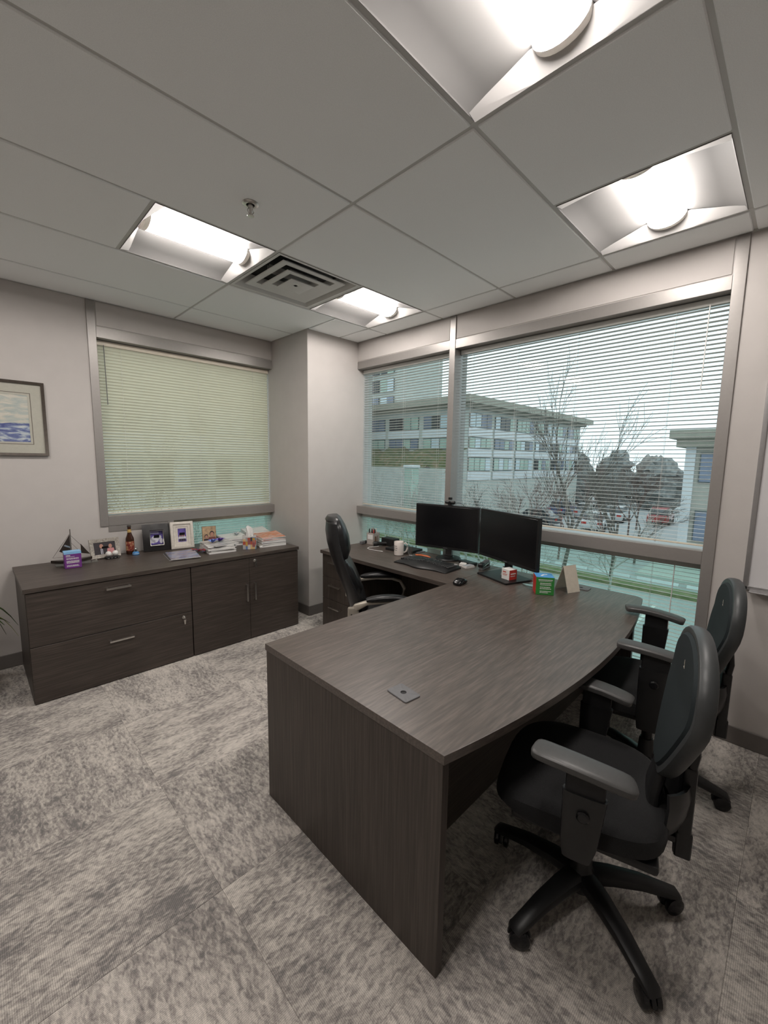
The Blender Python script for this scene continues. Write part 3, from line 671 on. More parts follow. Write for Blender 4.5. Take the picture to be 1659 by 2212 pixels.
# ================================================================== MONITORS
SCREEN = mat('monitor_screen_off', (0.006, 0.006, 0.007), 0.22, noise=(5, 0.05))
def monitor(label, c, ang, w, z0, z1, base, round_base):
    """screen faces local -Y"""
    t = thing('computer_monitor', label, 'monitor', (c[0], c[1], 0), ang, 'pair of black monitors')
    MB().rbox(-w / 2, w / 2, -.008, .022, z0, z1, .004, 2).build('bezel', BLACKP, t)
    MB().rbox(-w / 2 + .012, w / 2 - .012, -.0095, -.004, z0 + .022, z1 - .012, .0008, 1).build('screen', SCREEN, t)
    MB().rbox(-.17, .17, .020, .048, z0 + .05, z1 - .06, .012, 2).build('rear_housing', BLACKP, t)
    MB().box(-.018, .018, -.0092, -.008, z0 + .008, z0 + .012).build('maker_mark', GREYP, t, smooth=False)
    inv = Matrix.Rotation(-ang, 3, 'Z') @ Vector((base[0] - c[0], base[1] - c[1], 0))
    bx_, by_ = inv.x, inv.y
    MB().rbox(bx_ - .03, bx_ + .03, by_ + .03, by_ + .058, DZ + .012, z0 + .17, .006, 2).rbox(bx_ - .028, bx_ + .028, min(.03, by_ + .03), by_ + .055, z0 + .10, z0 + .15, .004).build('stand_neck', BLACKP if not round_base else GREYP, t)
    if round_base:
        MB().lathe([(.105, DZ + .0005), (.108, DZ + .006), (.10, DZ + .014), (.05, DZ + .020), (.04, DZ + .03)], 32, T4(bx_, by_ + .03, 0)).build('stand_base', BLACKP, t)
    else:
        MB().rprism([(p[0] + bx_, p[1] + by_) for p in rrect(-.155, .155, -.115, .125, .012)], DZ + .0005, DZ + .013, .003).build('stand_base', BLACKP, t)
    return t
monitor('black monitor carrying the webcam, beside the window mullion', (2.7455, 2.0195), math.atan2(-.549, .113), .560, .840, 1.202, (2.800, 2.045), True)
monitor('black monitor turned toward the chair, above the red and white box', (2.658, 1.428), math.atan2(-.552, -.198), .586, .850, 1.206, (2.655, 1.440), False)
wc = thing('webcam', 'small black webcam clipped on top of a monitor', 'webcam', (2.757, 1.995, 1.202), math.atan2(-.549, .113))
MB().rbox(-.045, .045, -.016, .012, .012, .038, .011, 3).build('body', BLACKP, wc)
MB().lathe([(.011, 0), (.011, .004), (.008, .005), (.002, .004)], 18, T4(0, -.016, .025, rx=R(90))).build('lens', BLACKG, wc)
MB().rbox(-.018, .018, -.012, .030, 0.0005, .012, .003, 2).build('clip', BLACKP, wc)
MB().rbox(-.016, .016, -.010, .006, .046, .066, .003, 2).build('privacy_cover', BLACKP, wc)
MB().rail([(.04, .006, .02), (.07, .012, .024), (.10, .03, .01), (.12, .034, -.03), (.12, .06, -.30)], .004, n=6).build('cable', BLACKP, wc)

# ================================================================== KEYBOARD, MOUSE, DESK THINGS
kb = thing('keyboard', 'black curved ergonomic keyboard with a wide wrist rest', 'keyboard', (2.535, 2.03, DZ), R(-90 + 3))
def kx(x, y): return y + .020 * math.cos(x * 11) - .02
m = MB(); secs = []
for i in range(25):
    x = -.25 + .50 * i / 24; e = 1 - (abs(x) / .25) ** 8
    yf, yk = -.145 + .028 * (abs(x) / .25) ** 2 - .010 * math.cos(x * 24), .098 - .012 * (x / .25) ** 2
    hz = .012 + .012 * math.exp(-(x / .10) ** 2)
    secs.append([(x, yf, .001), (x, yf - .002, .008 * e + .002), (x, yf + .02, .014 * e + .002 + hz * .4), (x, -.06, .016 * e + hz * .8 + .002), (x, .02, .018 * e + hz + .002), (x, yk, .018 * e + .010), (x, yk, .001)])
m.loft(secs); m.build('tray', BLACKP, kb)
km = MB()
for r_ in range(6):
    for c_ in range(17):
        x = -.232 + .464 * (c_ + .5) / 17
        if abs(x - .005) < .010 and r_ < 5: continue
        y = -.050 + r_ * .0215 + .012 * math.cos(x * 9); z = .027 + .012 * math.exp(-(x / .10) ** 2) - r_ * .0006
        km.rbox(x - .0105, x + .0105, y - .0085, y + .0085, z - .006, z + .005, .002, 1)
ko = km.build('keys', mat('key_black', (0.02, 0.02, 0.021), 0.4, noise=(60, 0.1)), kb); ko['kind'] = 'stuff'
lk = MB()
for (x, y) in ((-.225, .064), (.005, .088), (.215, .065)): lk.rbox(x - .014, x + .014, y - .004, y + .004, .026, .0335, .001, 1)
lk.build('light_keys', mat('key_print_grey', (0.4, 0.4, 0.4), 0.5, noise=(90, 0.1)), kb)
MB().box(-.018, .018, -.1425, -.1405, .0122, .0185, T4(ry=0)).build('maker_mark', GREYP, kb, smooth=False)

mo = thing('computer_mouse', 'glossy black wireless mouse on the desk', 'mouse', (2.295, 1.560, DZ), R(-80))
def mf(x, y, z):
    k = max(0, z / .04); return (x * (1 - .15 * k) + .006 * (y > .0) * k, y, z * (1 - .55 * ((y + .006) / .062) ** 2))
MB().rbox(-.034, .034, -.058, .058, .0015, .041, .018, 5, fn=mf, cuts=1).build('shell', BLACKG, mo)
MB().lathe([(.008, -.004), (.010, 0), (.008, .004)], 16, T4(0, .036, .026, ry=R(90))).build('scroll_wheel', GREYP, mo)
MB().rail([(-.001, .05, .018), (-.001, .02, .036), (-.001, -.02, .041)], .0018, .003, 6).build('button_seam', BLACKM, mo)

mug = thing('coffee_mug', 'white coffee mug printed with three lines of text', 'mug', (2.62, 2.425, DZ), R(-38))
CER = mat('mug_ceramic', (0.72, 0.66, 0.62), 0.25, noise=(8, 0.02))
MB().lathe([(.036, .0005), (.041, .004), (.042, .05), (.0425, .117), (.041, .119), (.0395, .117), (.039, .02), (.035, .008), (.001, .008)], 30).build('cup', CER, mug)
MB().rail([(.040, 0, .098), (.056, 0, .104), (.072, 0, .09), (.075, 0, .062), (.066, 0, .034), (.050, 0, .022), (.040, 0, .026)], .011, .014, 10).build('handle', CER, mug)
pr = MB()
for z, n in ((.083, 3), (.066, 4), (.049, 3)):
    a0 = R(180 + 18)
    for k in range(n * 2):
        a = a0 + k * .115; 
        if k % 4 == 3: continue
        pr.box(-.0022, .0022, -.0005, .0004, z - .003, z + .003, T4(.0425 * math.cos(a), .0425 * math.sin(a), 0, rz=a + PI / 2))
pr.build('print', GREYP, mug, smooth=False)

ph = thing('pen_holder', 'square grey pen holder with printed sides by the column', 'pen holder', (2.79, 2.93, DZ), R(8))
m = MB(); m.box(-.043, .043, -.043, .043, .0005, .005)
for s in (-1, 1): m.box(s * .043 - .002, s * .043 + .002, -.045, .045, .0005, .112); m.box(-.045, .045, s * .043 - .002, s * .043 + .002, .0005, .112)
m.build('box', mat('holder_grey_card', (0.42, 0.38, 0.35), 0.6, noise=(40, 0.1)), ph, smooth=False)
MB().box(-.0462, -.0452, -.03, .03, .05, .095).build('side_label', WHITEP, ph, smooth=False)
MB().box(-.030, -.006, -.0462, -.0452, .022, .080).box(.006, .014, -.0462, -.0452, .022, .085).build('side_print', mat('print_brown', (0.16, 0.09, 0.05), 0.6, noise=(150, 0.6)), ph, smooth=False)
rr = random.Random(7); pc = [(.02, .02, .02), (.45, .05, .04), (.03, .03, .03), (.55, .50, .45), (.02, .02, .02), (.50, .10, .06), (.25, .22, .2), (.02, .02, .02)]
for i, c in enumerate(pc):
    x, y = -.032 + .022 * (i % 4), -.02 + .04 * (i // 4)
    p = thing('pen', ['black marker pen leaning in the pen holder', 'red pen standing in the pen holder', 'thin black pen in the holder corner', 'pale pencil standing in the pen holder', 'tall black felt pen in the pen holder', 'red-capped marker in the pen holder', 'grey metal pen in the pen holder', 'short black pen at the holder back'][i], 'pen', (2.79 + x, 2.93 + y, DZ + .006), 0, 'pens in the square holder')
    L_ = rr.uniform(.135, .165); tx, ty = rr.uniform(-.07, .07), rr.uniform(-.07, .07)
    M = T4(rx=tx, ry=ty); cm = mat('pen_colour_%d' % i, c, 0.4, noise=(50, 0.05))
    MB().lathe([(.0045, 0), (.0048, .01), (.0048, L_ - .03)], 10, M).build('barrel', cm, p); MB().lathe([(.0055, L_ - .035), (.0055, L_ - .004), (.003, L_)], 10, M).build('cap', cm, p)

fl = thing('flashlight', 'black flashlight lying in front of the pen holder', 'flashlight', (2.715, 2.835, DZ), R(-30))
MB().lathe([(.019, -.01), (.023, 0), (.023, .03), (.017, .045), (.016, .15), (.018, .155), (.017, .165)], 18, T4(0, 0, .0235, rx=R(90), rz=R(90))).build('body', BLACKP, fl)
MB().lathe([(.019, 0), (.021, -.004), (.016, -.006), (.003, -.004)], 18, T4(0, 0, .0235, rx=R(90), rz=R(90)) @ T4(0, 0, -.008)).build('bezel', CHROME, fl)
dk = thing('docking_station', 'black docking box with a cable behind the mug', 'dock', (2.855, 2.752, DZ), R(2))
MB().rbox(-.045, .045, -.075, .085, .0005, .075, .008, 2).build('case', BLACKP, dk)
MB().rail([(0, -.075, .06), (.0, -.10, .066), (-.005, -.15, .045), (-.005, -.19, .028)], .004, n=6).build('cable', BLACKP, dk)
lp = thing('laptop', 'closed black laptop lying behind the mug', 'laptop', (2.785, 2.530, DZ), R(3))
MB().rbox(-.095, .105, -.150, .130, .0005, .013, .004, 2).build('base', BLACKP, lp)
MB().rbox(-.095, .105, -.150, .130, .0135, .022, .004, 2).build('lid', BLACKM, lp)
cb = MB().rail([(2.733, 2.79, DZ + .004), (2.69, 2.80, DZ + .004), (2.63, 2.815, DZ + .004), (2.585, 2.79, DZ + .004), (2.572, 2.745, DZ + .004), (2.578, 2.69, DZ + .004), (2.592, 2.635, DZ + .004), (2.597, 2.60, DZ + .004)], [.005] * 7 + [.010], [.005] * 7 + [.007], 8).build('charging_cable', WHITEP)
tag(cb, 'thin white charging cable curling on the return top', 'cable')
wp = thing('wall_plug', 'small grey cable plug lying beside the column', 'plug', (2.70, 2.985, DZ), R(15))
MB().rbox(-.03, .03, -.016, .016, .0005, .030, .006, 2).build('body', GREYP, wp); MB().rbox(.03, .075, -.014, .014, .001, .026, .004, 2).build('sleeve', BLACKP, wp)
gl = thing('glass_tumbler', 'small clear tumbler holding coins behind the mug', 'glass', (2.715, 2.385, DZ))
MB().lathe([(.030, .0005), (.034, .075), (.0325, .075), (.029, .006), (.001, .006)], 24).build('tumbler', ACRYLIC, gl)
for i in range(4): MB().lathe([(.012, .0065 + i * .002), (.012, .0082 + i * .002)], 14, T4(.008 * math.cos(i * 2), .008 * math.sin(i * 2), 0)).build('coin', CHROME, gl)
ca = thing('card_holder', 'clear acrylic card holder against the window behind the keyboard', 'holder', (2.885, 2.248, DZ), R(0))
MB().box(-.006, -.003, -.08, .075, .0005, .055).box(.008, .011, -.08, .075, .0005, .09).box(-.006, .011, -.08, .075, .0005, .003).build('holder', ACRYLIC, ca, smooth=False)
MB().box(-.002, .006, -.074, .07, .004, .045).build('card', mat('card_mint', (0.55, 0.66, 0.60), 0.6, noise=(30, 0.05)), ca, smooth=False)
og = MB().rail([(2.70, 2.30, DZ + .010), (2.715, 2.25, DZ + .014), (2.725, 2.19, DZ + .012), (2.728, 2.16, DZ + .008)], [.018, .03, .028, .012], [.012, .018, .016, .008], 10).build('letter_opener', mat('orange_plastic', (0.55, 0.13, 0.04), 0.4, noise=(40, 0.1)))
tag(og, 'orange plastic letter opener behind the keyboard', 'letter opener')
nb = thing('charger_hub', 'flat black charger box beside the round monitor stand', 'charger', (2.80, 1.835, DZ), R(-10))
MB().rbox(-.035, .035, -.07, .07, .0005, .022, .004, 2).build('case', BLACKP, nb); MB().rail([(0, .07, .012), (.01, .10, .01), (.03, .12, .004)], .004, n=6).build('cable', BLACKP, nb)
for i, (x, y, z, a, w, d, hh, c, lab) in enumerate([(2.715, 1.775, 0, -18, .055, .085, .010, (.5, .46, .42), 'lowest pale notepad of the small pile by the keyboard'), (2.716, 1.774, .0105, -10, .050, .080, .006, (.28, .30, .31), 'grey card in the small pile by the keyboard'), (2.735, 1.835, 0, 22, .05, .07, .016, (.62, .60, .57), 'white sticky-note pad next to the keyboard')]):
    o = thing('notepad', lab, 'notepad', (x, y, DZ + z + .0005), R(a), 'note pads by the keyboard')
    cm = mat('notepad_%d' % i, c, 0.7, noise=(60, 0.05))
    MB().box(-d / 2, d / 2, -w / 2, w / 2, 0, hh * .8).build('sheets', WHITEP, o, smooth=False); MB().box(-d / 2, d / 2, -w / 2, w / 2, hh * .8, hh).build('cover', cm, o, smooth=False)
# stapler
st = thing('stapler', 'grey and black stapler beside the square monitor base', 'stapler', (2.778, 1.668, DZ), R(8))
MB().rbox(-.075, .075, -.017, .017, .0005, .014, .004, 2).build('base', GREYP, st)
MB().rbox(-.072, .065, -.014, .014, .024, .034, .004, 2, T4(ry=R(-7))).build('magazine', CHROME, st)
MB().rbox(-.078, .062, -.018, .018, .034, .058, .009, 3, T4(ry=R(-7))).build('top_arm', GREYP, st)
MB().rbox(-.082, -.028, -.020, .020, .030, .062, .009, 3, T4(ry=R(-7))).build('grip', BLACKP, st)
MB().rbox(.045, .072, -.015, .015, .010, .040, .004, 2).build('hinge', GREYP, st)
# boxes
def printed_box(name, label, loc, rz, sx, sy, sz, cols, printer=None):
    t = thing(name, label, 'box', loc, rz)
    top, front, side = cols
    MB().rbox(-sx, sx, -sy, sy, .0005, sz, .0012, 1).build('carton', front, t)
    if top: MB().box(-sx + .0005, sx - .0005, -sy + .0005, sy - .0005, sz, sz + .0006).build('top_panel', top, t, smooth=False)
    if side: MB().box(-sx - .0006, -sx, -sy + .0005, sy - .0005, .001, sz - .0005).build('side_panel', side, t, smooth=False)
    return t
GREEN = mat('carton_green', (0.035, 0.23, 0.045), 0.35, noise=(30, 0.06)); BLUE = mat('carton_blue', (0.08, 0.30, 0.62), 0.35, noise=(40, 0.2)); RED = mat('carton_red', (0.50, 0.035, 0.025), 0.4, noise=(40, 0.08)); PURPLE = mat('carton_purple', (0.17, 0.04, 0.24), 0.4, noise=(40, 0.06)); LBLUE = mat('carton_light_blue', (0.25, 0.50, 0.78), 0.4, noise=(30, 0.1)); PRINTW = mat('print_white', (0.7, 0.7, 0.68), 0.5, noise=(60, 0.05))
gb = printed_box('product_box', 'green card box with blue top and red side on the desk', (2.535, 1.095, DZ), R(-56), .054, .054, .112, (BLUE, GREEN, RED))
def lines(parent, rows, y, mt=PRINTW, name='print'):
    m = MB(); r_ = random.Random(len(rows) + 3)
    for (x0, x1, z, hgt) in rows:
        x = x0
        while x < x1:
            w = r_.uniform(.003, .009); m.box(x, min(x + w, x1), y - .0008, y, z - hgt / 2, z + hgt / 2); x += w + .0016
    return m.build(name, mt, parent, smooth=False)
lines(gb, [(-.040, .044, .096, .006), (-.038, .038, .087, .0022), (-.030, .036, .074, .006), (-.030, .036, .064, .004), (-.030, .030, .050, .005), (-.030, .036, .040, .005), (-.030, .036, .024, .005), (-.030, .020, .015, .004)], -.054)
MB().rail([(-.02, -.02, .1132), (.0, .012, .1132), (.022, .018, .1132)], .012, .0012, 6).build('top_print', PRINTW, gb)
rb = printed_box('product_box', 'small white box with red side standing on the monitor base', (2.615, 1.375, DZ + .013), R(-106), .036, .036, .072, (WHITEP, WHITEP, None))
MB().box(.0362, .0368, -.035, .035, .002, .070).build('side_panel', RED, rb, smooth=False)
MB().box(-.024, .006, -.0368, -.0362, .050, .058).box(-.024, .018, -.0368, -.0362, .038, .041).box(-.024, .014, -.0368, -.0362, .030, .033).build('front_print', mat('print_red', (.5, .08, .06), .5, noise=(60, .1)), rb, smooth=False)
MB().box(.0368, .0373, -.024, .024, .040, .048).box(.0368, .0373, -.024, .020, .026, .030).build('side_print', PRINTW, rb, smooth=False)
sb = thing('paper_pouch', 'crumpled silver pouch behind the small white box', 'pouch', (2.68, 1.455, DZ + .013), R(20))
rp = random.Random(3); rows = []
for i in range(6):
    rows.append([(-.045 + .018 * j, .012 * math.sin(i * .9 + j) * (1 - i / 6) + rp.uniform(-.004, .004), .002 + .062 * i / 5 * (1 - .35 * abs(j - 2.5) / 2.5) + rp.uniform(0, .004)) for j in range(6)])
MB().sheet(rows, .004).build('pouch', mat('foil_grey', (.42, .41, .40), .4, metal=.4, noise=(60, .2)), sb)
ac = thing('acrylic_award', 'clear acrylic block stand beside the green box', 'award', (2.605, 1.20, DZ), R(-25))
MB().rprism(rrect(-.05, .05, -.045, .045, .006), .0005, .014, .003).build('foot', ACRYLIC, ac)
MB().rbox(-.008, .008, -.036, .036, .0145, .105, .002, 2, T4(.012, 0, 0, ry=R(12))).build('upright', ACRYLIC, ac)
tc = thing('tent_card', 'cream folded tent card calendar near the desk edge', 'card', (2.70, 1.005, DZ), R(-22))
CREAM = mat('cream_card', (.60, .54, .45), .65, noise=(40, .05))
hgt = .165
MB().add([(-.05, -.052, .001), (-.05, .052, .001), (-.0015, .052, hgt), (-.0015, -.052, hgt), (-.0475, -.052, .001), (-.0475, .052, .001), (.001, .052, hgt), (.001, -.052, hgt)], [(0, 1, 2, 3), (7, 6, 5, 4), (0, 4, 5, 1), (1, 5, 6, 2), (2, 6, 7, 3), (3, 7, 4, 0)], T4(rz=R(90))).build('front_leaf', CREAM, tc, smooth=False)
MB().add([(.06, -.052, .001), (.06, .052, .001), (.0015, .052, hgt), (.0015, -.052, hgt), (.0575, -.052, .001), (.0575, .052, .001), (-.001, .052, hgt), (-.001, -.052, hgt)], [(0, 1, 2, 3), (7, 6, 5, 4), (0, 4, 5, 1), (1, 5, 6, 2), (2, 6, 7, 3), (3, 7, 4, 0)], T4(rz=R(90))).build('rear_leaf', CREAM, tc, smooth=False)
m = MB(); Mx = T4(rz=R(90)) @ T4(.0603, 0, 0) @ Matrix.Rotation(-math.atan2(.0585, hgt), 4, 'Y')
for z, w in ((.125, .025), (.105, .03), (.085, .02), (.06, .03), (.045, .015)): m.box(-.0002, .0008, -w, w, z - .003, z + .003, Mx)
m.build('print', mat('print_tan', (.34, .27, .20), .6, noise=(60, .1)), tc, smooth=False)
# ================================================================== THINGS ON THE CABINET TOP
CZ = .7505
DWOOD = mat('dark_sail_wood', (0.030, 0.022, 0.017), 0.4, noise=(40, 0.25)); BRASS = mat('aged_metal_rod', (0.22, 0.20, 0.18), 0.4, metal=0.8, noise=(60, 0.1))
sb_ = thing('model_sailboat', 'wood and metal model sailboat behind the purple box', 'model boat', (.515, 3.80, CZ), R(-4))
secs = []
for i in range(13):
    u = -1 + 2 * i / 12; w = .030 * (1 - abs(u) ** 2.4) + .001; k = .010 * u * u
    secs.append([(u * .125, w, .034 + k), (u * .125, w * .6, .010 + k * 1.6), (u * .125, 0, .004 + k * 2), (u * .125, -w * .6, .010 + k * 1.6), (u * .125, -w, .034 + k)])
MB().loft(secs).build('hull', DWOOD, sb_)
MB().rbox(-.10, .16, -.032, .032, 0, .006, .002, 1).build('stand', ACRYLIC, sb_)
MB().rail([(0, 0, .03), (0, 0, .265)], .006, n=8).build('mast', BRASS, sb_)
def tri(p, q, r_, th=.003):
    return MB().add([(a[0], y, a[1]) for y in (-th / 2, th / 2) for a in (p, q, r_)], [(0, 1, 2), (5, 4, 3), (0, 3, 4, 1), (1, 4, 5, 2), (2, 5, 3, 0)])
tri((-.004, .225), (-.004, .062), (-.072, .105)).build('mainsail', DWOOD, sb_, smooth=False)
MB().add([(a[0], y, a[1]) for y in (-.0024, .0024) for a in ((-.006, .135), (-.006, .122), (-.043, .143), (-.036, .152))], [(0, 1, 2, 3), (7, 6, 5, 4), (0, 4, 5, 1), (1, 5, 6, 2), (2, 6, 7, 3), (3, 7, 4, 0)]).build('sail_stripe', CHROME, sb_, smooth=False)
tri((.058, .150), (.058, .078), (.112, .064)).build('jib', DWOOD, sb_, smooth=False)
for a, b in (((-.004, .23), (-.112, .062)), ((-.112, .062), (.0, .060)), ((.004, .215), (.115, .062)), ((.004, .16), (.06, .078)), ((.02, .09), (.06, .062))): MB().rail([(a[0], 0, a[1]), (b[0], 0, b[1])], .0028, n=6).build('rigging', BRASS, sb_)

pb = printed_box('product_box', 'purple card box with light blue top before the model sailboat', (.503, 3.695, CZ), R(-2), .050, .036, .120, (LBLUE, PURPLE, None))
MB().box(-.0506, .0506, -.0366, .0366, .104, .1195).build('top_band', LBLUE, pb, smooth=False)
lines(pb, [(-.040, -.014, .094, .007), (-.040, .010, .085, .003), (-.038, .034, .074, .004), (-.038, .034, .068, .004), (-.038, .036, .054, .005), (-.038, .036, .047, .005), (-.038, .036, .040, .004), (-.038, .030, .022, .005), (-.038, .034, .015, .004)], -.036)

SKIN = mat('photo_skin_print', (0.42, 0.22, 0.16), 0.5, noise=(80, 0.1)); PDARK = mat('photo_dark_print', (0.03, 0.025, 0.03), 0.4, noise=(30, 0.2)); PVIO = mat('photo_violet_print', (0.10, 0.07, 0.30), 0.4, noise=(25, 0.5)); PWHITE = mat('photo_white_print', (0.6, 0.6, 0.66), 0.5, noise=(60, 0.1)); PTAN = mat('photo_tan_print', (0.40, 0.28, 0.17), 0.5, noise=(30, 0.4)); PMAR = mat('photo_maroon_print', (0.16, 0.05, 0.05), 0.5, noise=(40, 0.2)); PPINK = mat('photo_pink_print', (0.50, 0.22, 0.22), 0.5, noise=(40, 0.15))
def disc(m, x, z, rx, rz, y, n=16, th=.0004):
    m.add([(x + rx * math.cos(2 * PI * i / n), y - dy, z + rz * math.sin(2 * PI * i / n)) for dy in (0, th) for i in range(n)], [list(range(n)), list(range(n, 2 * n))[::-1]] + [[i, (i + 1) % n, n + (i + 1) % n, n + i] for i in range(n)]); return m
def figure(parent, x, z, s, y, body, head=None, hair=None):
    MB().add([(x - .5 * s, y - d, z) for d in (0, .0004)] + [(x - .38 * s, y - d, z + .75 * s) for d in (0, .0004)] + [(x + .38 * s, y - d, z + .75 * s) for d in (0, .0004)] + [(x + .5 * s, y - d, z) for d in (0, .0004)], [(0, 2, 4, 6), (1, 7, 5, 3), (0, 1, 3, 2), (2, 3, 5, 4), (4, 5, 7, 6), (6, 7, 1, 0)]).build('photo_print', body, parent, smooth=False)
    if hair: disc(MB(), x, z + 1.12 * s, .27 * s, .36 * s, y - .0001).build('photo_print', hair, parent, smooth=False)
    disc(MB(), x, z + 1.05 * s, .21 * s, .29 * s, y - .0004).build('photo_print', head or SKIN, parent, smooth=False)
def frame_ring(w, h, bw, d0, d1, prof=None):
    """mitred moulding in the xz plane; front towards -y"""
    prof = prof or [(0, 0), (0, -d1), (bw, -d0), (bw, 0)]
    secs = []
    for sx, sz in ((-1, -1), (1, -1), (1, 1), (-1, 1)):
        secs.append([(sx * (w / 2 - a), y, h / 2 + sz * (h / 2 - a)) for a, y in prof])
    return MB().loft(secs, closed=True)
def picture(name, label, loc, rz, tilt, w, h, bw, mt, photo, prof=None, d0=.010, d1=.018):
    t = thing(name, label, 'picture frame', loc, rz)
    f = frame_ring(w, h, bw, d0, d1, prof).build('frame', mt, t, (0, 0, 0), (-tilt, 0, 0))
    p = MB().box(-w / 2 + bw * .9, w / 2 - bw * .9, -.005, -.001, bw * .9, h - bw * .9).build('photo', photo, t, (0, 0, 0), (-tilt, 0, 0), smooth=False)
    MB().add([(-.02, 0, h * .6), (.02, 0, h * .6), (.028, h * .40, .0), (-.028, h * .40, .0), (-.02, .004, h * .6), (.02, .004, h * .6), (.028, h * .40 + .004, .0), (-.028, h * .40 + .004, .0)], [(0, 1, 2, 3), (7, 6, 5, 4), (0, 4, 5, 1), (1, 5, 6, 2), (2, 6, 7, 3), (3, 7, 4, 0)]).build('easel_leg', BLACKM, t, smooth=False) if h > .1 and w < .5 else None
    return t, p
STONE = mat('crystal_frame_grey', (0.36, 0.33, 0.29), 0.25, noise=(90, 0.35), bump=(120, 0.4, 0.003))
t, p = picture('framed_photo', 'carved grey crystal photo frame behind the golf balls', (.742, 3.865, CZ + .004), R(6), R(14), .205, .152, .028, STONE, PDARK)
figure(p, -.022, .028, .062, -.0052, PDARK, SKIN); MB().box(-.029, -.015, -.0062, -.0056, .030, .072).build('photo_print', PWHITE, p, smooth=False); MB().box(-.0245, -.0195, -.0068, -.0063, .030, .070).build('photo_print', PDARK, p, smooth=False)
figure(p, .040, .028, .058, -.0052, PPINK, SKIN, PDARK)
for s in (-1, 1): MB().lathe([(.010, -.004), (.006, .004)], 10, T4(s * .07, -.006, 0)).build('foot', STONE, t)
BFR = mat('black_frame_wood', (0.016, 0.015, 0.015), 0.35, noise=(30, 0.15))
t, p = picture('framed_photo', 'wide black photo frame with a blue-violet photo', (1.125, 3.885, CZ), R(-9), R(13), .208, .232, .055, BFR, PVIO, [(0, 0), (0, -.012), (.004, -.014), (.048, -.034), (.055, -.034), (.055, 0)])
for x, z, a, b in ((-.012, .10, .030, .030), (.020, .118, .018, .020), (-.028, .085, .020, .018), (.035, .085, .014, .022)): disc(MB(), x, z, a, b, -.0052).build('photo_print', PWHITE, p, smooth=False)
for x, z, a, b in ((.0, .125, .010, .012), (.026, .142, .010, .012)): disc(MB(), x, z, a, b, -.0058).build('photo_print', PVIO, p, smooth=False)
for z in (.150, .160): MB().box(-.045, .02, -.0056, -.0052, z, z + .005).build('photo_print', PWHITE, p, smooth=False)
frame_ring(.104, .128, .004, .008, .010).build('inner_bead', CHROME, t, (0, -.018, .050), (-R(13), 0, 0))
WFR = mat('cream_frame_wood', (0.60, 0.56, 0.50), 0.45, noise=(50, 0.08))
t, p = picture('framed_photo', 'cream stepped photo frame with a small blue photo', (1.322, 3.845, CZ), R(-10), R(11), .186, .238, .060, WFR, PVIO, [(0, 0), (0, -.018), (.006, -.022), (.022, -.022), (.026, -.014), (.044, -.012), (.047, -.008), (.060, -.008), (.060, 0)])
for k, x in enumerate((-.018, .0, .018)): figure(p, x, .085, .028, -.0052, PWHITE, SKIN, PDARK if k == 1 else None); MB().box(x - .008, x + .008, -.0058, -.0052, .066, .086).build('photo_print', PDARK, p, smooth=False)
t = thing('photo_block', 'small frameless photo of two faces propped behind papers', 'photo', (1.583, 3.90, CZ), R(-14))
pp = MB().rbox(-.062, .062, -.006, .006, 0, .165, .001, 1).build('block', BLACKM, t, (0, 0, 0), (-R(10), 0, 0))
MB().box(-.060, .060, -.0068, -.0060, .002, .163).build('photo', PTAN, pp, smooth=False)
figure(pp, -.026, .004, .058, -.0069, PDARK, SKIN, PDARK); figure(pp, .024, .004, .078, -.0073, PMAR, SKIN, PDARK)

# golf balls on their stand
gs = thing('golf_ball_stand', 'small black golf ball stand before the crystal frame', 'stand', (.776, 3.822, CZ), R(8))
MB().rbox(-.046, .046, -.026, .026, 0, .018, .003, 2).build('block', BLACKP, gs)
for i in range(4): MB().box(-.040 + .024 * i, -.028 + .024 * i, -.0268, -.026, .006, .011).build('plate', CHROME, gs, smooth=False)
GOLF = mat('golf_ball_white', (0.72, 0.70, 0.67), 0.3, bump=(260, 0.35, 0.002), noise=(20, 0.02))
for s, lab in ((-1, 'white golf ball on the stand, nearer the sailboat'), (1, 'white golf ball on the stand, nearer the bottle')):
    n = 14; b = MB().lathe([(.0213 * math.sin(PI * (i + .02) / (n + .04)), -.0213 * math.cos(PI * (i + .02) / (n + .04))) for i in range(n + 1)], 24).build('golf_ball', GOLF, None, (.776 + s * .0235, 3.822 + s * .003, CZ + .0185 + .0213)); tag(b, lab, 'golf ball', 'golf balls on a stand')
bo = thing('beer_bottle', 'brown glass beer bottle with a gold neck label', 'bottle', (.925, 3.905, CZ))
AMBER = mat('amber_glass', (0.045, 0.014, 0.006), 0.08, spec=0.6, noise=(10, 0.1))
MB().lathe([(.028, .0), (.031, .004), (.031, .118), (.029, .135), (.020, .158), (.0145, .178), (.0125, .215), (.0135, .226), (.0138, .236), (.011, .238)], 26).build('glass', AMBER, bo)
MB().lathe([(.0315, .030), (.0315, .108)], 26).build('body_label', mat_ramp('label_red_brown', (1, 1, 1), [(.35, (.10, .012, .008)), (.5, (.30, .06, .04)), (.62, (.45, .30, .16))], .5, 60), bo)
MB().lathe([(.0150, .182), (.0131, .208)], 20).build('neck_label', mat('label_gold', (.50, .34, .12), .4, noise=(90, .2)), bo)
MB().lathe([(.0145, .228), (.0145, .239), (.012, .242), (.002, .243)], 20).build('cap', mat('cap_dark', (.05, .045, .04), .4, noise=(60, .1)), bo)
bd = thing('snow_globe', 'small blue based figurine beside the bottle', 'figurine', (.948, 3.840, CZ))
MB().lathe([(.024, 0), (.026, .004), (.025, .016), (.020, .024), (.012, .028)], 20).build('base', mat('figurine_blue', (.06, .22, .48), .35, noise=(30, .1)), bd)
MB().lathe([(.0255, .009), (.0255, .013)], 20).build('base_band', PRINTW, bd)
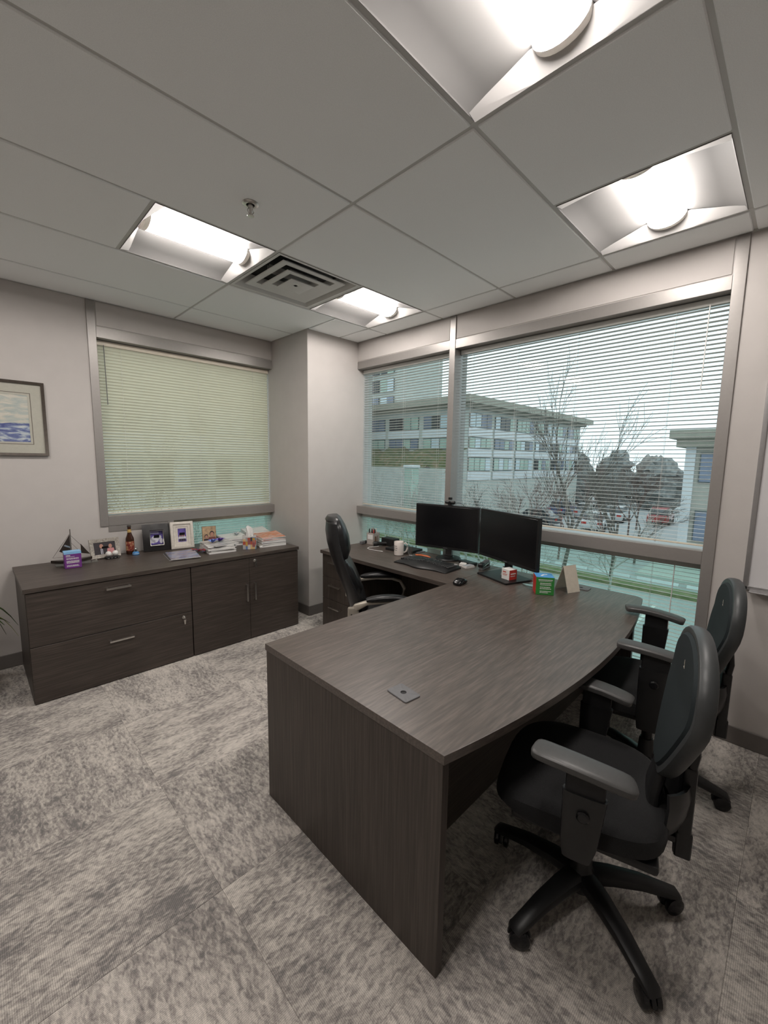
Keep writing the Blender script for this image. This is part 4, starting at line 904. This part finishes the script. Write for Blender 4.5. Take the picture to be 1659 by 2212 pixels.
n = 12; MB().lathe([(.017 * math.sin(PI * (i + .1) / (n + .2)), .044 - .019 * math.cos(PI * (i + .1) / (n + .2))) for i in range(n + 1)], 18).build('dome', ACRYLIC, bd)
MB().lathe([(.009, .028), (.010, .034), (.005, .046), (.006, .052), (.001, .057)], 12).build('figure', BLACKM, bd)

# magazine, lanyards, stacks
def booklet(name, label, cx, cy, z, rz, w, d, th, cover, group=None, curl=0.0, cat='magazine'):
    t = thing(name, label, cat, (cx, cy, z), rz, group)
    rows = lambda zz: [[(-w / 2 + w * i / 6, -d / 2 + d * j / 6, zz + curl * (i / 6) ** 3 * (j / 6)) for i in range(7)] for j in range(7)]
    MB().sheet(rows(th * .42), th * .80).build('pages', WHITEP, t); MB().sheet(rows(th * .90), th * .18).build('cover', cover, t)
    return t
def cover_mat(name, stops, s=6, dist=1.5): return mat_ramp(name, (1, 2.5, 1), stops, .25, s, 3, .5, 0, dist)
C1 = cover_mat('cover_blue_grey', [(.3, (.03, .05, .12)), (.45, (.30, .25, .28)), (.55, (.12, .16, .30)), (.7, (.60, .62, .66))], 7)
C2 = cover_mat('cover_white_print', [(.3, (.62, .61, .58)), (.55, (.70, .69, .66)), (.7, (.30, .30, .32))], 4)
C3 = cover_mat('cover_orange', [(.3, (.62, .60, .56)), (.5, (.60, .20, .08)), (.62, (.35, .30, .28)), (.75, (.70, .68, .64))], 6)
C4 = cover_mat('cover_grey', [(.3, (.25, .25, .26)), (.6, (.55, .54, .52))], 5); C5 = cover_mat('cover_dark', [(.3, (.02, .02, .025)), (.6, (.06, .055, .06))], 5); C6 = cover_mat('cover_red', [(.3, (.45, .06, .04)), (.6, (.55, .12, .06))], 5)
booklet('magazine', 'dark edged booklet lying under the glossy magazine', 1.200, 3.562, CZ, R(-8), .205, .29, .006, C5)
booklet('magazine', 'glossy blue-grey magazine lying alone before the frames', 1.215, 3.545, CZ + .0075, R(-10), .215, .30, .006, C1, None, .008)
LAN = [mat('ribbon_maroon', (.16, .015, .03), .5, noise=(80, .2)), mat('ribbon_navy', (.03, .035, .13), .5, noise=(80, .2)), mat('ribbon_red', (.35, .03, .03), .5, noise=(80, .2))]
for i in range(3):
    r_ = random.Random(20 + i); pts = []
    for k in range(14):
        a = k * .75 + i; pts.append((1.378 + .006 * k * (.6 if i else 1) - .04 + .030 * math.sin(a), 3.655 - .010 * k + .030 * math.cos(a * .9 + i), CZ + .006 + .007 * i + .006 * (math.sin(k * 1.7 + i) + 1)))
    o = MB().rail(pts, .016, .0015, 6, 3).build('lanyard', LAN[i]); tag(o, ['maroon lanyard ribbon tangled in front of the cream frame', 'navy lanyard ribbon in the tangle by the cream frame', 'red lanyard ribbon on top of the tangle'][i], 'lanyard', 'tangled lanyards')
def stack(cx, cy, items, group, base_lab):
    z = CZ
    for i, (dx, dy, rz, w, d, th, c, lab) in enumerate(items):
        booklet('magazine' if th < .012 else 'book', lab, cx + dx, cy + dy, z + .0003, R(rz), w, d, th, c, group, .012 if i == len(items) - 1 else 0, 'magazine' if th < .012 else 'book'); z += th + .001
stack(1.520, 3.580, [(0, 0, -6, .225, .29, .016, C2, 'thick white book at the bottom of the front paper pile'), (.005, .004, -3, .215, .28, .010, C5, 'dark booklet second from bottom of front paper pile'), (-.004, -.004, -8, .22, .29, .012, C2, 'white report in the middle of front paper pile'), (.008, .0, -2, .21, .28, .009, C5, 'thin black folder in the front paper pile'), (.0, .004, -10, .215, .275, .011, C2, 'white booklet near the top of front paper pile'), (.012, -.002, 6, .215, .28, .006, C4, 'grey printed sheet bundle topping front paper pile')], 'front pile of papers on the cabinet', '')
stack(1.760, 3.795, [(0, 0, -12, .24, .29, .022, C5, 'black binder at the bottom of the rear paper pile'), (.01, 0, -8, .22, .29, .016, C2, 'white report second in the rear paper pile'), (-.02, .0, -16, .23, .28, .012, C5, 'dark folder third in the rear paper pile'), (.0, .0, -6, .22, .29, .014, C2, 'white paper bundle topping the rear pile')], 'rear pile of papers on the cabinet', '')
stack(1.990, 3.545, [(0, 0, -7, .235, .30, .022, C2, 'thick white book at the bottom of the pile by the column'), (-.004, .0, -4, .23, .30, .012, C5, 'black folder second in the pile by the column'), (.004, .0, -9, .23, .30, .016, C4, 'grey report third in the pile by the column'), (-.002, .0, -5, .225, .29, .008, C6, 'red-orange magazine fourth in the pile by the column'), (.0, .004, -8, .22, .29, .008, C2, 'white magazine fifth in the pile by the column'), (.0, .0, -3, .22, .285, .007, C6, 'orange folder near the top of the column pile'), (.015, .0, -12, .225, .29, .006, C3, 'glossy orange and white magazine topping the column pile')], 'pile of magazines by the column', '')
stack(2.020, 3.848, [(0, 0, -10, .22, .26, .024, C4, 'grey book at the bottom of the pile against the window'), (0, 0, -4, .22, .26, .024, C2, 'white book in the pile against the window'), (0, 0, -9, .21, .27, .02, C4, 'grey report in the pile against the window'), (.0, .0, -14, .22, .27, .02, C2, 'pale paper bundle topping the pile against the window')], 'pile of books against the window', '')
# gift bow / flowers on the front pile
for k, (x, y, c, lab) in enumerate(((1.475, 3.575, (.10, .16, .45), 'blue ribbon bow on the front paper pile'), (1.545, 3.590, (.10, .05, .28), 'violet ribbon bow on the front paper pile'))):
    t = thing('ribbon_bow', lab, 'bow', (x, y, CZ + .0725), 0, 'ribbon bows'); cm = mat('bow_%d' % k, c, .4, noise=(60, .4)); cl = mat('bow_sheer_%d' % k, tuple(min(1, q * 2.2 + .08) for q in c), .35, noise=(60, .3))
    for i in range(9):
        a = i * 2.4; e = .35 + .12 * (i % 4); L_ = .03 + .008 * (i % 3)
        p = [(L_ * s_ * math.cos(a + w_) * math.cos(e), L_ * s_ * math.sin(a + w_) * math.cos(e), .003 + L_ * s_ * math.sin(e) * 1.3) for s_, w_ in ((0, 0), (.6, .35), (1, .1), (.95, -.15), (.55, -.4), (0.02, 0))]
        MB().rail(p, .013, .0012, 6, 3).build('loop', cm if i % 3 else cl, t)
t = thing('spiky_ornament', 'small grey spiky ornament on the rear paper pile', 'ornament', (1.800, 3.800, CZ + .070))
for i in range(14):
    a = i * 2.39; e = .25 + .09 * (i % 7); L_ = .045
    MB().rail([(0, 0, .004), (L_ * .5 * math.cos(a) * math.cos(e), L_ * .5 * math.sin(a) * math.cos(e), .004 + L_ * .5 * math.sin(e)), (L_ * math.cos(a) * math.cos(e), L_ * math.sin(a) * math.cos(e), .004 + L_ * math.sin(e) * .9)], [.010, .008, .001], [.003, .002, .001], 6).build('spike', mat('ornament_grey', (.24, .28, .30), .4, noise=(50, .2)), t)
# tissue box
tb = thing('tissue_box', 'cube tissue box with a multicoloured mosaic print', 'tissue box', (1.766, 3.470, CZ), R(-27))
MB().rbox(-.058, .058, -.058, .058, 0, .112, .002, 1).build('carton', mat('tissue_grey', (.38, .36, .35), .5, noise=(30, .1)), tb)
cs = [(.50, .30, .06), (.12, .20, .40), (.55, .53, .50), (.40, .08, .05), (.05, .05, .07), (.42, .20, .15), (.10, .28, .45), (.6, .42, .2), (.30, .10, .10)]
cms = [mat('mosaic_%d' % i, c, .45, noise=(60, .1)) for i, c in enumerate(cs)]; r_ = random.Random(11)
for f, (ax, sg) in enumerate((('y', -1), ('x', -1), ('x', 1))):
    u = -.056
    while u < .05:
        w = r_.choice((.016, .024, .032)); w = min(w, .056 - u); z = .002
        while z < .105:
            hh = min(r_.choice((.02, .03, .042)), .110 - z)
            if w > .004 and hh > .004 and r_.random() < .85:
                b = (u, u + w - .001, -.0588, -.058) if ax == 'y' else ((-.0588, -.058) if sg < 0 else (.058, .0588)) + (u, u + w - .001)
                MB().box(*b, z, z + hh - .001).build('mosaic_patch', r_.choice(cms), tb, smooth=False)
            z += hh
        u += w
rows = []; r_ = random.Random(5)
for i in range(9):
    k = i / 8; rows.append([(-.030 + .0075 * j * (1) + .010 * math.sin(k * 3 + j * .8) * k, .012 * math.sin(j * 1.5 + k * 2) * (1 - .3 * k), .105 + .105 * k * (1 - .35 * abs(j - 3.2) / 4) + r_.uniform(-.002, .002)) for j in range(9)])
MB().sheet(rows, .0012).build('tissue', mat('tissue_white', (.78, .77, .75), .8, noise=(20, .02)), tb)
t = MB().rbox(-.014, .014, -.008, .008, 0, .018, .002, 1).build('eraser', WHITEP, None, (1.850, 3.418, CZ), (0, 0, R(-20))); tag(t, 'small white eraser beside the tissue box', 'eraser')

# ================================================================== WALL THINGS
def sea_mat():
    m = bpy.data.materials.new('seascape_print'); m.use_nodes = True; N, L = nodes_of(m); b = N['Principled BSDF']; b.inputs['Roughness'].default_value = .35
    tc_ = N.new('ShaderNodeTexCoord'); sx = N.new('ShaderNodeSeparateXYZ'); L.new(tc_.outputs['Object'], sx.inputs[0])
    mp = N.new('ShaderNodeMapping'); mp.inputs['Scale'].default_value = (3, 1, 11); nz = N.new('ShaderNodeTexNoise'); nz.inputs['Scale'].default_value = 4; nz.inputs['Detail'].default_value = 5; nz.inputs['Distortion'].default_value = .8
    L.new(tc_.outputs['Object'], mp.inputs[0]); L.new(mp.outputs[0], nz.inputs['Vector'])
    sea = N.new('ShaderNodeValToRGB'); sky = N.new('ShaderNodeValToRGB')
    for cr, st in ((sea, [(.36, (.07, .09, .24)), (.48, (.16, .20, .36)), (.56, (.40, .46, .52)), (.66, (.55, .58, .58))]), (sky, [(.3, (.34, .40, .40)), (.5, (.44, .47, .43)), (.62, (.56, .53, .45)), (.75, (.58, .57, .52))])):
        e = cr.color_ramp.elements; e.new(.5); e.new(.6)
        for i, (p_, c) in enumerate(st): e[i].position = p_; e[i].color = (*c, 1)
        L.new(nz.outputs['Fac'], cr.inputs[0])
    ad = N.new('ShaderNodeMath'); ad.operation = 'MULTIPLY_ADD'; ad.inputs[1].default_value = .03; L.new(nz.outputs['Fac'], ad.inputs[0]); L.new(sx.outputs['Z'], ad.inputs[2])
    gt = N.new('ShaderNodeMapRange'); gt.inputs[1].default_value = .236; gt.inputs[2].default_value = .246; L.new(ad.outputs[0], gt.inputs[0])
    mx = N.new('ShaderNodeMix'); mx.data_type = 'RGBA'; L.new(gt.outputs[0], mx.inputs[0]); L.new(sea.outputs[0], mx.inputs[6]); L.new(sky.outputs[0], mx.inputs[7]); L.new(mx.outputs[2], b.inputs['Base Color'])
    return m
pic = thing('wall_picture', 'framed seascape watercolour hanging beside the closed blind', 'picture', (.085, YA, 1.552))
frame_ring(.735, .524, .018, .018, .026).build('frame', mat('bronze_frame', (.085, .07, .058), .4, metal=.3, noise=(50, .15)), pic)
m = MB(); w, h_, b0 = .70, .49, .017
frame_ring(.70, .490, .080, .008, .008).build('mat_board', mat('mat_sage', (.44, .43, .37), .8, noise=(60, .03)), pic, (0, 0, .017))
frame_ring(.575, .365, .004, .0085, .0085).build('mat_line', mat('mat_line_brown', (.13, .11, .09), .7, noise=(60, .05)), pic, (0, 0, .0795))
MB().box(-.275, .275, -.006, -.003, .095, .43).build('painting', sea_mat(), pic, smooth=False)
MB().box(-.355, .355, -.0022, -.0005, .005, .518).build('backing', BLACKM, pic, smooth=False)

wb = thing('whiteboard', 'wall whiteboard with an aluminium frame beside the wide window', 'whiteboard', (0, 0, 0))
by0, by1, bz0, bz1 = -1.10, .176, .893, 2.02
MB().rbox(XB - .012, XB - .001, by0 + .01, by1 - .01, bz0 + .01, bz1 - .01, .001, 1).build('board', mat('whiteboard_white', (.66, .65, .66), .22, noise=(3, .02)), wb)
ALU = mat('board_aluminium', (.42, .41, .41), .32, metal=.8, noise=(50, .04))
for a, b, c, d in ((by0, by1, bz1 - .022, bz1), (by0, by1, bz0, bz0 + .022), (by0, by0 + .022, bz0, bz1), (by1 - .022, by1, bz0, bz1)): MB().rbox(XB - .020, XB - .001, a, b, c, d, .003, 2).build('frame_bar', ALU, wb)
MB().rbox(XB - .07, XB - .018, by0 + .2, by1 - .03, bz0 - .004, bz0 + .004, .003, 2).build('pen_tray', ALU, wb)

# ================================================================== POTTED PLANT
pl = thing('potted_plant', 'leafy potted plant with long arching leaves left of the cabinets', 'plant', (-.09, 3.60, 0))
MB().lathe([(.11, 0), (.115, .01), (.15, .26), (.155, .28), (.15, .29), (.135, .285), (.13, .24), (.01, .24)], 28).build('pot', mat('pot_black', (.02, .02, .02), .4, noise=(20, .1)), pl)
MB().lathe([(.13, .235), (.12, .25), (.05, .256), (.005, .257)], 20).build('soil', mat('soil', (.03, .022, .016), .95, noise=(60, .5)), pl)
for i, (x, y) in enumerate(((0, 0), (.03, .02), (-.03, .015))): MB().rail([(x, y, .24), (x * 1.5, y * 1.5, .42), (x * 1.2, y * 2, .58 + .06 * i)], .022 - .002 * i, n=8).build('stem', mat('cane', (.12, .08, .045), .8, noise=(30, .3)), pl)
LG = [mat('leaf_green_dark', (.035, .060, .018), .4, noise=(15, .3)), mat('leaf_green_yellow', (.26, .28, .06), .4, noise=(15, .25))]
r_ = random.Random(9)
for i in range(26):
    a = i * 2.39996; base = .46 + .012 * (i % 14); L_ = r_.uniform(.26, .40); e = R(r_.uniform(20, 70)); dr = r_.uniform(.10, .30)
    if math.sin(a) > .55: L_ *= .65
    if math.cos(a) > .5: L_ = min(L_, .30)
    mid = []; 
    for k in range(8):
        u = k / 7; rr_ = L_ * u * math.cos(e) * (1.1 - .15 * u); mid.append((rr_ * math.cos(a), rr_ * math.sin(a), base + L_ * u * math.sin(e) - dr * u ** 2.2 * 1.5))
    wd = [.010, .022, .028, .030, .028, .022, .013, .002]
    tx, ty = -math.sin(a), math.cos(a)
    rows = [[(p[0] + tx * w_ * s_ / 2, p[1] + ty * w_ * s_ / 2, p[2] + abs(s_) * w_ * .25) for s_ in (-1, 0, 1)] for p, w_ in zip(mid, wd)]
    MB().sheet(rows, .0012).build('leaf', LG[1 if i % 6 == 3 else 0], pl)
# ================================================================== OUTSIDE
GZ = -4.0
ASPH = mat('asphalt_wet', (0.36, 0.37, 0.375), 0.5, noise=(0.5, 0.15)); LAWN = mat_ramp('lawn_winter', (1, 1, 1), [(.35, (.10, .13, .05)), (.55, (.17, .18, .08)), (.7, (.24, .20, .12))], .95, 3)
struct('ground', MB().box(-60, 160, -80, 160, GZ - .3, GZ), ASPH)
ivy_rows = [[(x, y, z + .25 * math.sin(y * 1.7 + x) + .15 * math.sin(y * 4.1 + x * 3)) for y in [20.2 + .9 * j for j in range(40)]] for x, z in ((27.0, .75), (27.4, 1.15), (27.8, 1.6), (28.4, 2.05), (28.9, 2.35), (30.1, 2.45))]
bank = MB().sheet(ivy_rows, .1).build('planted_bank', mat_ramp('ivy_bank', (1, 1, 1), [(.3, (.05, .065, .025)), (.5, (.10, .11, .045)), (.62, (.16, .11, .06)), (.75, (.26, .24, .16))], .95, 2.2, 6)); bank['kind'] = 'structure'
struct('wall_retaining', MB().box(26.7, 30.1, 20.2, 56, GZ, .95), mat('retaining_concrete', (.44, .45, .42), .85, noise=(1.5, .1)))
CONC = mat('pale_concrete', (0.46, 0.48, 0.45), 0.8, noise=(2, 0.06)); SPAN = mat('white_spandrel', (0.62, 0.64, 0.66), 0.5, noise=(3, 0.04)); ROOFM = mat('roof_fascia_tan', (0.30, 0.29, 0.24), 0.6, noise=(2, 0.08)); MULL = mat('dark_mullion', (0.10, 0.12, 0.12), 0.4, noise=(5, 0.1))
WINM = [mat('far_glass_blue', (0.16, 0.19, 0.26), 0.1, noise=(.6, 0.3)), mat('far_glass_green', (0.34, 0.44, 0.38), 0.2, noise=(.6, 0.15)), mat('far_glass_dark', (0.03, 0.035, 0.04), 0.1, noise=(.6, 0.3)), mat('far_glass_pale', (0.50, 0.58, 0.62), 0.15, noise=(.6, 0.1))]
def facade(root, P, u0, u1, rows, bay, npane, seed):
    """P(u, out, z) -> point; window bays between piers"""
    r_ = random.Random(seed); n = int((u1 - u0) / bay)
    for (z0, z1, sp0, sp1) in rows:
        for k in range(n):
            a, b = u0 + k * bay + .30, u0 + (k + 1) * bay - .30
            def bx_(a_, b_, o0, o1, za, zb):
                p, q = P(a_, o0, za), P(b_, o1, zb)
                return (min(p[0], q[0]), max(p[0], q[0]), min(p[1], q[1]), max(p[1], q[1]), za, zb)
            wdw = MB().box(*bx_(a, b, .02, .08, z0, z1)).build('window', MULL, root, smooth=False)
            for j in range(npane):
                w = (b - a) / npane; MB().box(*bx_(a + j * w + .05, a + (j + 1) * w - .05, .07, .11, z0 + .06, z1 - .06)).build('pane', r_.choices(WINM, (3, 4, 2, 2))[0], wdw, smooth=False)
            if sp1 > sp0: MB().box(*bx_(a - .1, b + .1, .02, .12, sp0, sp1)).build('spandrel', SPAN, root, smooth=False)
ob = thing('office_building', 'pale three-storey office building with overhanging flat roof across the street', 'building', (0, 0, 0))
MB().box(30.2, 56, 20.7, 44, GZ, 6.3).build('wall', CONC, ob, smooth=False)
MB().box(29.0, 57, 19.5, 45, 6.35, 6.95).box(29.6, 56.4, 20.1, 44.4, 6.1, 6.4).build('roof', ROOFM, ob, smooth=False)
facade(ob, lambda u, o, z: (30.2 - o, u, z), 21.0, 43.0, ((4.40, 5.60, 3.62, 4.38), (2.62, 3.58, 0, 0)), 4.4, 4, 1)
facade(ob, lambda u, o, z: (u, 20.7 - o, z), 30.6, 56.0, ((4.50, 5.75, 3.70, 4.48), (2.70, 3.66, 1.95, 2.66), (.7, 1.9, -.1, .65)), 4.2, 4, 2)
tw = thing('tower_block', 'tall glass tower block rising behind the office building', 'building', (0, 0, 0))
MB().box(60, 74, 56.8, 74, GZ, 30).build('wall', CONC, tw, smooth=False)
facade(tw, lambda u, o, z: (60 - o * 3, u, z), 57.2, 73.6, tuple((8 + 3.4 * k, 10.6 + 3.4 * k, 0, 0) for k in range(6)), 4.1, 2, 3)
rbd = thing('low_building', 'low tan building with a thick flat roof beside the car park', 'building', (0, 0, 0))
MB().box(28, 48, -16, 4.6, GZ, 2.55).build('wall', mat('tan_siding', (.38, .37, .33), .8, noise=(2, .06)), rbd, smooth=False)
MB().box(27.2, 49, -17, 5.35, 2.95, 3.40).box(27.5, 48.6, -16.6, 5.05, 2.50, 2.96).build('roof', ROOFM, rbd, smooth=False)
MB().box(27.85, 28.15, 4.2, 4.65, GZ, 2.5).box(27.85, 28.15, 2.55, 2.95, GZ, 2.5).build('corner_post', SPAN, rbd, smooth=False)
facade(rbd, lambda u, o, z: (28 - o, u, z), -11.2, 4.3, ((.6, 2.2, 0, 0), (-2.6, -.9, 0, 0)), 3.1, 2, 4)
fb = thing('brick_building', 'long pale building facing the closed blind', 'building', (0, 0, 0))
MB().box(-24, 26, 30, 44, GZ, 11).build('wall', CONC, fb, smooth=False); MB().box(-25, 27, 29, 45, 11, 11.6).build('roof', ROOFM, fb, smooth=False)
facade(fb, lambda u, o, z: (u, 30 - o, z), -8, 25, ((7, 9, 5.6, 6.8), (3.2, 5.2, 1.8, 3.0), (-.6, 1.4, -2, -.8)), 4.1, 3, 5)
ki = thing('entry_kiosk', 'slim pale green entry pillar below the office building', 'kiosk', (24.5, 21.5, GZ))
MB().rbox(-.4, .4, -.42, .42, 0, 5.0, .04, 1).build('pillar', WINM[1], ki); MB().rbox(-.46, .46, -.5, .5, 5.0, 5.2, .03, 1).build('cap', SPAN, ki)

BARK = mat('bark_grey', (0.13, 0.115, 0.10), 0.9, noise=(6, 0.2)); BARKL = mat('bark_pale', (0.34, 0.33, 0.30), 0.9, noise=(6, 0.2)); BARKR = mat('bark_reddish', (0.17, 0.115, 0.10), 0.9, noise=(6, 0.2))
def bare_tree(label, x, y, h, seed, mt, spread=.5, depth=5, z0=GZ):
    r_ = random.Random(seed); t = thing('bare_tree', label, 'tree', (x, y, z0), 0, 'bare winter trees outside')
    trunk, br = MB(), MB()
    def grow(p, d, L_, rad, lev):
        k = 3; pts = [p]; q = Vector(p); dd = d.copy()
        for i in range(k):
            dd = (dd + Vector((r_.uniform(-1, 1), r_.uniform(-1, 1), r_.uniform(-.3, .6))) * .12).normalized(); q = q + dd * (L_ / k); pts.append(q.copy())
        (trunk if lev == 0 else br).rail(pts, [rad * 2 * (1 - .4 * i / k) for i in range(k + 1)], n=5 if lev < 2 else 3)
        if lev >= depth: return
        nb_ = 3 if lev < depth - 1 else 4
        for b in range(nb_):
            u = .35 + .65 * (b + r_.random()) / nb_; o = pts[min(k, int(u * k + .5))]
            a = r_.uniform(0, 2 * PI); e = spread * r_.uniform(.6, 1.2)
            pv = dd.orthogonal().normalized(); pv.rotate(Matrix.Rotation(a, 3, dd)); nd = (dd * math.cos(e) + pv * math.sin(e)).normalized(); nd.z += .12; nd.normalize()
            grow(o, nd, L_ * r_.uniform(.60, .80), max(rad * .55, .008), lev + 1)
    grow(Vector((0, 0, 0)), Vector((0, 0, 1)), h * .34, h * .011, 0)
    trunk.build('trunk', mt, t); br.build('branches', mt, t)
    return t
TR = [('tall bare grey tree standing before the wide window', 18, 7.0, 9.6, BARK, .36), ('slender bare tree between the two far buildings', 22, 6.2, 8.2, BARK, .38), ('pale bare tree low in front of the wide window', 15, 7.3, 5.4, BARKL, .6),
      ('pale spreading bare tree beside the window mullion', 14.5, 8.6, 5.2, BARKL, .65), ('pale bare tree behind the monitors', 16, 10.6, 5.5, BARKL, .6), ('bare tree low in the narrow window', 15, 13.0, 5.3, BARKL, .65),
      ('pale bare tree in front of the planted bank', 17, 17.0, 5.4, BARKL, .65), ('bare tree at the foot of the entry pillar', 19, 16.2, 5.6, BARKL, .6), ('reddish bare tree by the office building', 25, 12.0, 6.6, BARKR, .5),
      ('reddish bare tree beside the parked cars', 30, 9.0, 6.8, BARKR, .5), ('dark bare tree next to the low building', 26, 6.2, 6.0, BARK, .5), ('pale small bare tree at the car park edge', 19, 5.4, 4.9, BARKL, .6), ('reddish bare tree right of the tall grey tree', 34, 13.5, 7.2, BARKR, .5),
      ('reddish twiggy tree before the office side wall', 22, 11.0, 5.6, BARKR, .62), ('grey twiggy tree behind the right-hand monitor', 20, 12.4, 5.4, BARK, .65), ('twiggy reddish shrub tree near the car park entrance', 24, 9.6, 5.8, BARKR, .62), ('pale twiggy tree left of the entry pillar', 21, 20.5, 5.6, BARKL, .6), ('pale low tree between kiosk and mullion', 20, 18.2, 5.2, BARKL, .7), ('brownish twiggy tree by the parked red car', 33, 8.4, 6.6, BARKR, .6), ('grey twiggy tree among the parked cars', 36, 10.4, 6.4, BARK, .6), ('brown bare tree next to the low tan building', 40, 9.6, 7.2, BARKR, .55),
      ('bare shrub-like tree outside the lower back window', 3.2, 12.0, 5.0, BARKL, .65), ('bare tree left of the lower back window', 5.5, 13.5, 5.6, BARKL, .6), ('tall bare tree behind the closed blind', 4.0, 16.0, 8.0, BARK, .45)]
for i, (lab, x, y, h_, mt, sp_) in enumerate(TR): bare_tree(lab, x, y, h_, 31 + i, mt, sp_)
def evergreen(label, x, y, z0, rad, h_, seed, mt):
    t = thing('evergreen_tree', label, 'tree', (x, y, z0), 0, 'dark distant trees'); r_ = random.Random(seed); secs = []; n = 18
    for i in range(14):
        u = (i + .1) / 13.3; q = math.sqrt(max(.001, 1 - (max(0, u - .25) / .77) ** 2)) * rad * (1 + .08 * math.sin(i * 2.1)) * (.75 + .25 * min(1, u / .25))
        secs.append([((q * (1 + r_.uniform(-.32, .32))) * math.cos(2 * PI * j / n), (q * (1 + r_.uniform(-.32, .32))) * math.sin(2 * PI * j / n), h_ * .04 + h_ * .96 * u + r_.uniform(-.25, .25)) for j in range(n)])
    MB().loft(secs).build('crown', mt, t); MB().rail([(0, 0, 0), (0, 0, h_ * .4)], .35, n=7).build('trunk', BARK, t)
EV = [mat('evergreen_hazed', (.22, .225, .22), .95, noise=(2.5, .4)), mat('winter_brown_hazed', (.27, .25, .235), .95, noise=(2.5, .4))]  # crown colours lightened to stand in for distance haze
EVL = ['rounded dark tree far behind the tall bare tree', 'dark tree far off between the two buildings', 'brown distant tree beyond the car park', 'dark distant tree near the office corner', 'dark distant tree touching the low building roof', 'far rounded tree behind the office corner', 'grey distant tree in the front of the far tree line', 'brown tree in the middle of the far tree line', 'pale brown far tree left of the tall bare tree', 'low dark tree at the end of the far tree line']
for i in range(10):
    y_ = 12.0 + 2.55 * i
    evergreen(EVL[i], 60 + (i % 2) * 6, y_, GZ, 2.2, 6.3 + .9 * ((i * 7) % 5) / 4, i, EV[i % 2])
def car(label, x, y, rz, col):
    t = thing('car', label, 'car', (x, y, GZ), rz, 'cars in the car park'); cm = mat('car_' + '_'.join('%d' % (100 * c) for c in col), col, .25, noise=(2, .03), coat=.5)
    body = [(-2.2, .35), (-2.15, .85), (-1.5, .95), (1.0, .95), (2.0, .78), (2.2, .55), (2.2, .30), (-2.15, .28)]; cabin = [(-1.7, .93), (-1.15, 1.42), (.35, 1.45), (1.05, .93)]
    Mx = T4(rx=R(90)); MB().rprism(body, -.88, .88, .06, Mx).build('body', cm, t); MB().rprism(cabin, -.74, .74, .05, Mx).build('cabin', WINM[2], t); MB().rprism([(-1.15, 1.40), (.35, 1.43), (.30, 1.50), (-1.05, 1.48)], -.70, .70, .02, Mx).build('roof', cm, t)
    for sx in (-1.35, 1.35):
        for sy in (-.82, .82): MB().lathe([(.05, -.1), (.30, -.1), (.33, -.06), (.33, .06), (.30, .1), (.05, .1)], 16, T4(sx, sy, .33, rx=R(90))).build('wheel', BLACKM, t)
    for sy in (-.6, .6): MB().box(-2.23, -2.17, sy - .18, sy + .18, .62, .78).build('tail_light', RED, t, smooth=False); MB().box(2.12, 2.22, sy - .18, sy + .18, .58, .70).build('headlight', PRINTW, t, smooth=False)
for lab, x, y, a, c in (('red car parked beside the low building', 46.5, 9.2, 5, (.45, .03, .03)), ('white car parked beyond the bare trees', 45, 12.6, 5, (.62, .63, .64)), ('silver car in the car park next to the white one', 45.3, 15.4, 5, (.40, .41, .43)), ('blue car far along the parked row', 45.6, 18.2, 3, (.06, .10, .22)), ('white van-like car near the street trees', 38, 12.2, 10, (.60, .61, .62)), ('dark grey car on the near side of the car park', 36, 16.8, 92, (.08, .085, .09))): car(lab, x, y, R(a), c)
LINE = mat('parking_line_white', (.62, .62, .60), .7, noise=(3, .1)); YEL = mat('parking_line_yellow', (.55, .38, .05), .7, noise=(3, .1))
lot = bpy.data.objects.get('ground')
for k in range(9): MB().box(14.5, 19.0, 1.0 + 2.6 * k, 1.12 + 2.6 * k, GZ, GZ + .012).build('parking_line', LINE if k % 3 else YEL, lot, smooth=False)
for k in range(8): MB().box(31, 35.5, 5.5 + 2.7 * k, 5.62 + 2.7 * k, GZ, GZ + .012).build('parking_line', LINE, lot, smooth=False)
ORD = 'first second third fourth fifth sixth seventh eighth ninth tenth'.split()
for k in range(10):
    o = MB().rprism([(-.14, 0), (.14, 0), (.08, .14), (-.08, .14)], -.85, .85, .02, T4(22.8, .4 + 2.0 * k, GZ, rx=R(90))).build('wheel_stop', SPAN); tag(o, ORD[k] + ' white wheel stop counted from the low building side', 'wheel stop', 'wheel stops in a row')
lw = MB().box(20.6, 21.6, -6, 24, GZ, GZ + .16).build('lawn_strip', LAWN); lw['kind'] = 'structure'
lw = MB().box(23.4, 27.2, -12, 5.5, GZ, GZ + .14).build('kerb_path', CONC); lw['kind'] = 'structure'
lw = MB().box(-6, 14, 8.5, 15, GZ, GZ + .16).build('lawn_bed', LAWN); lw['kind'] = 'structure'
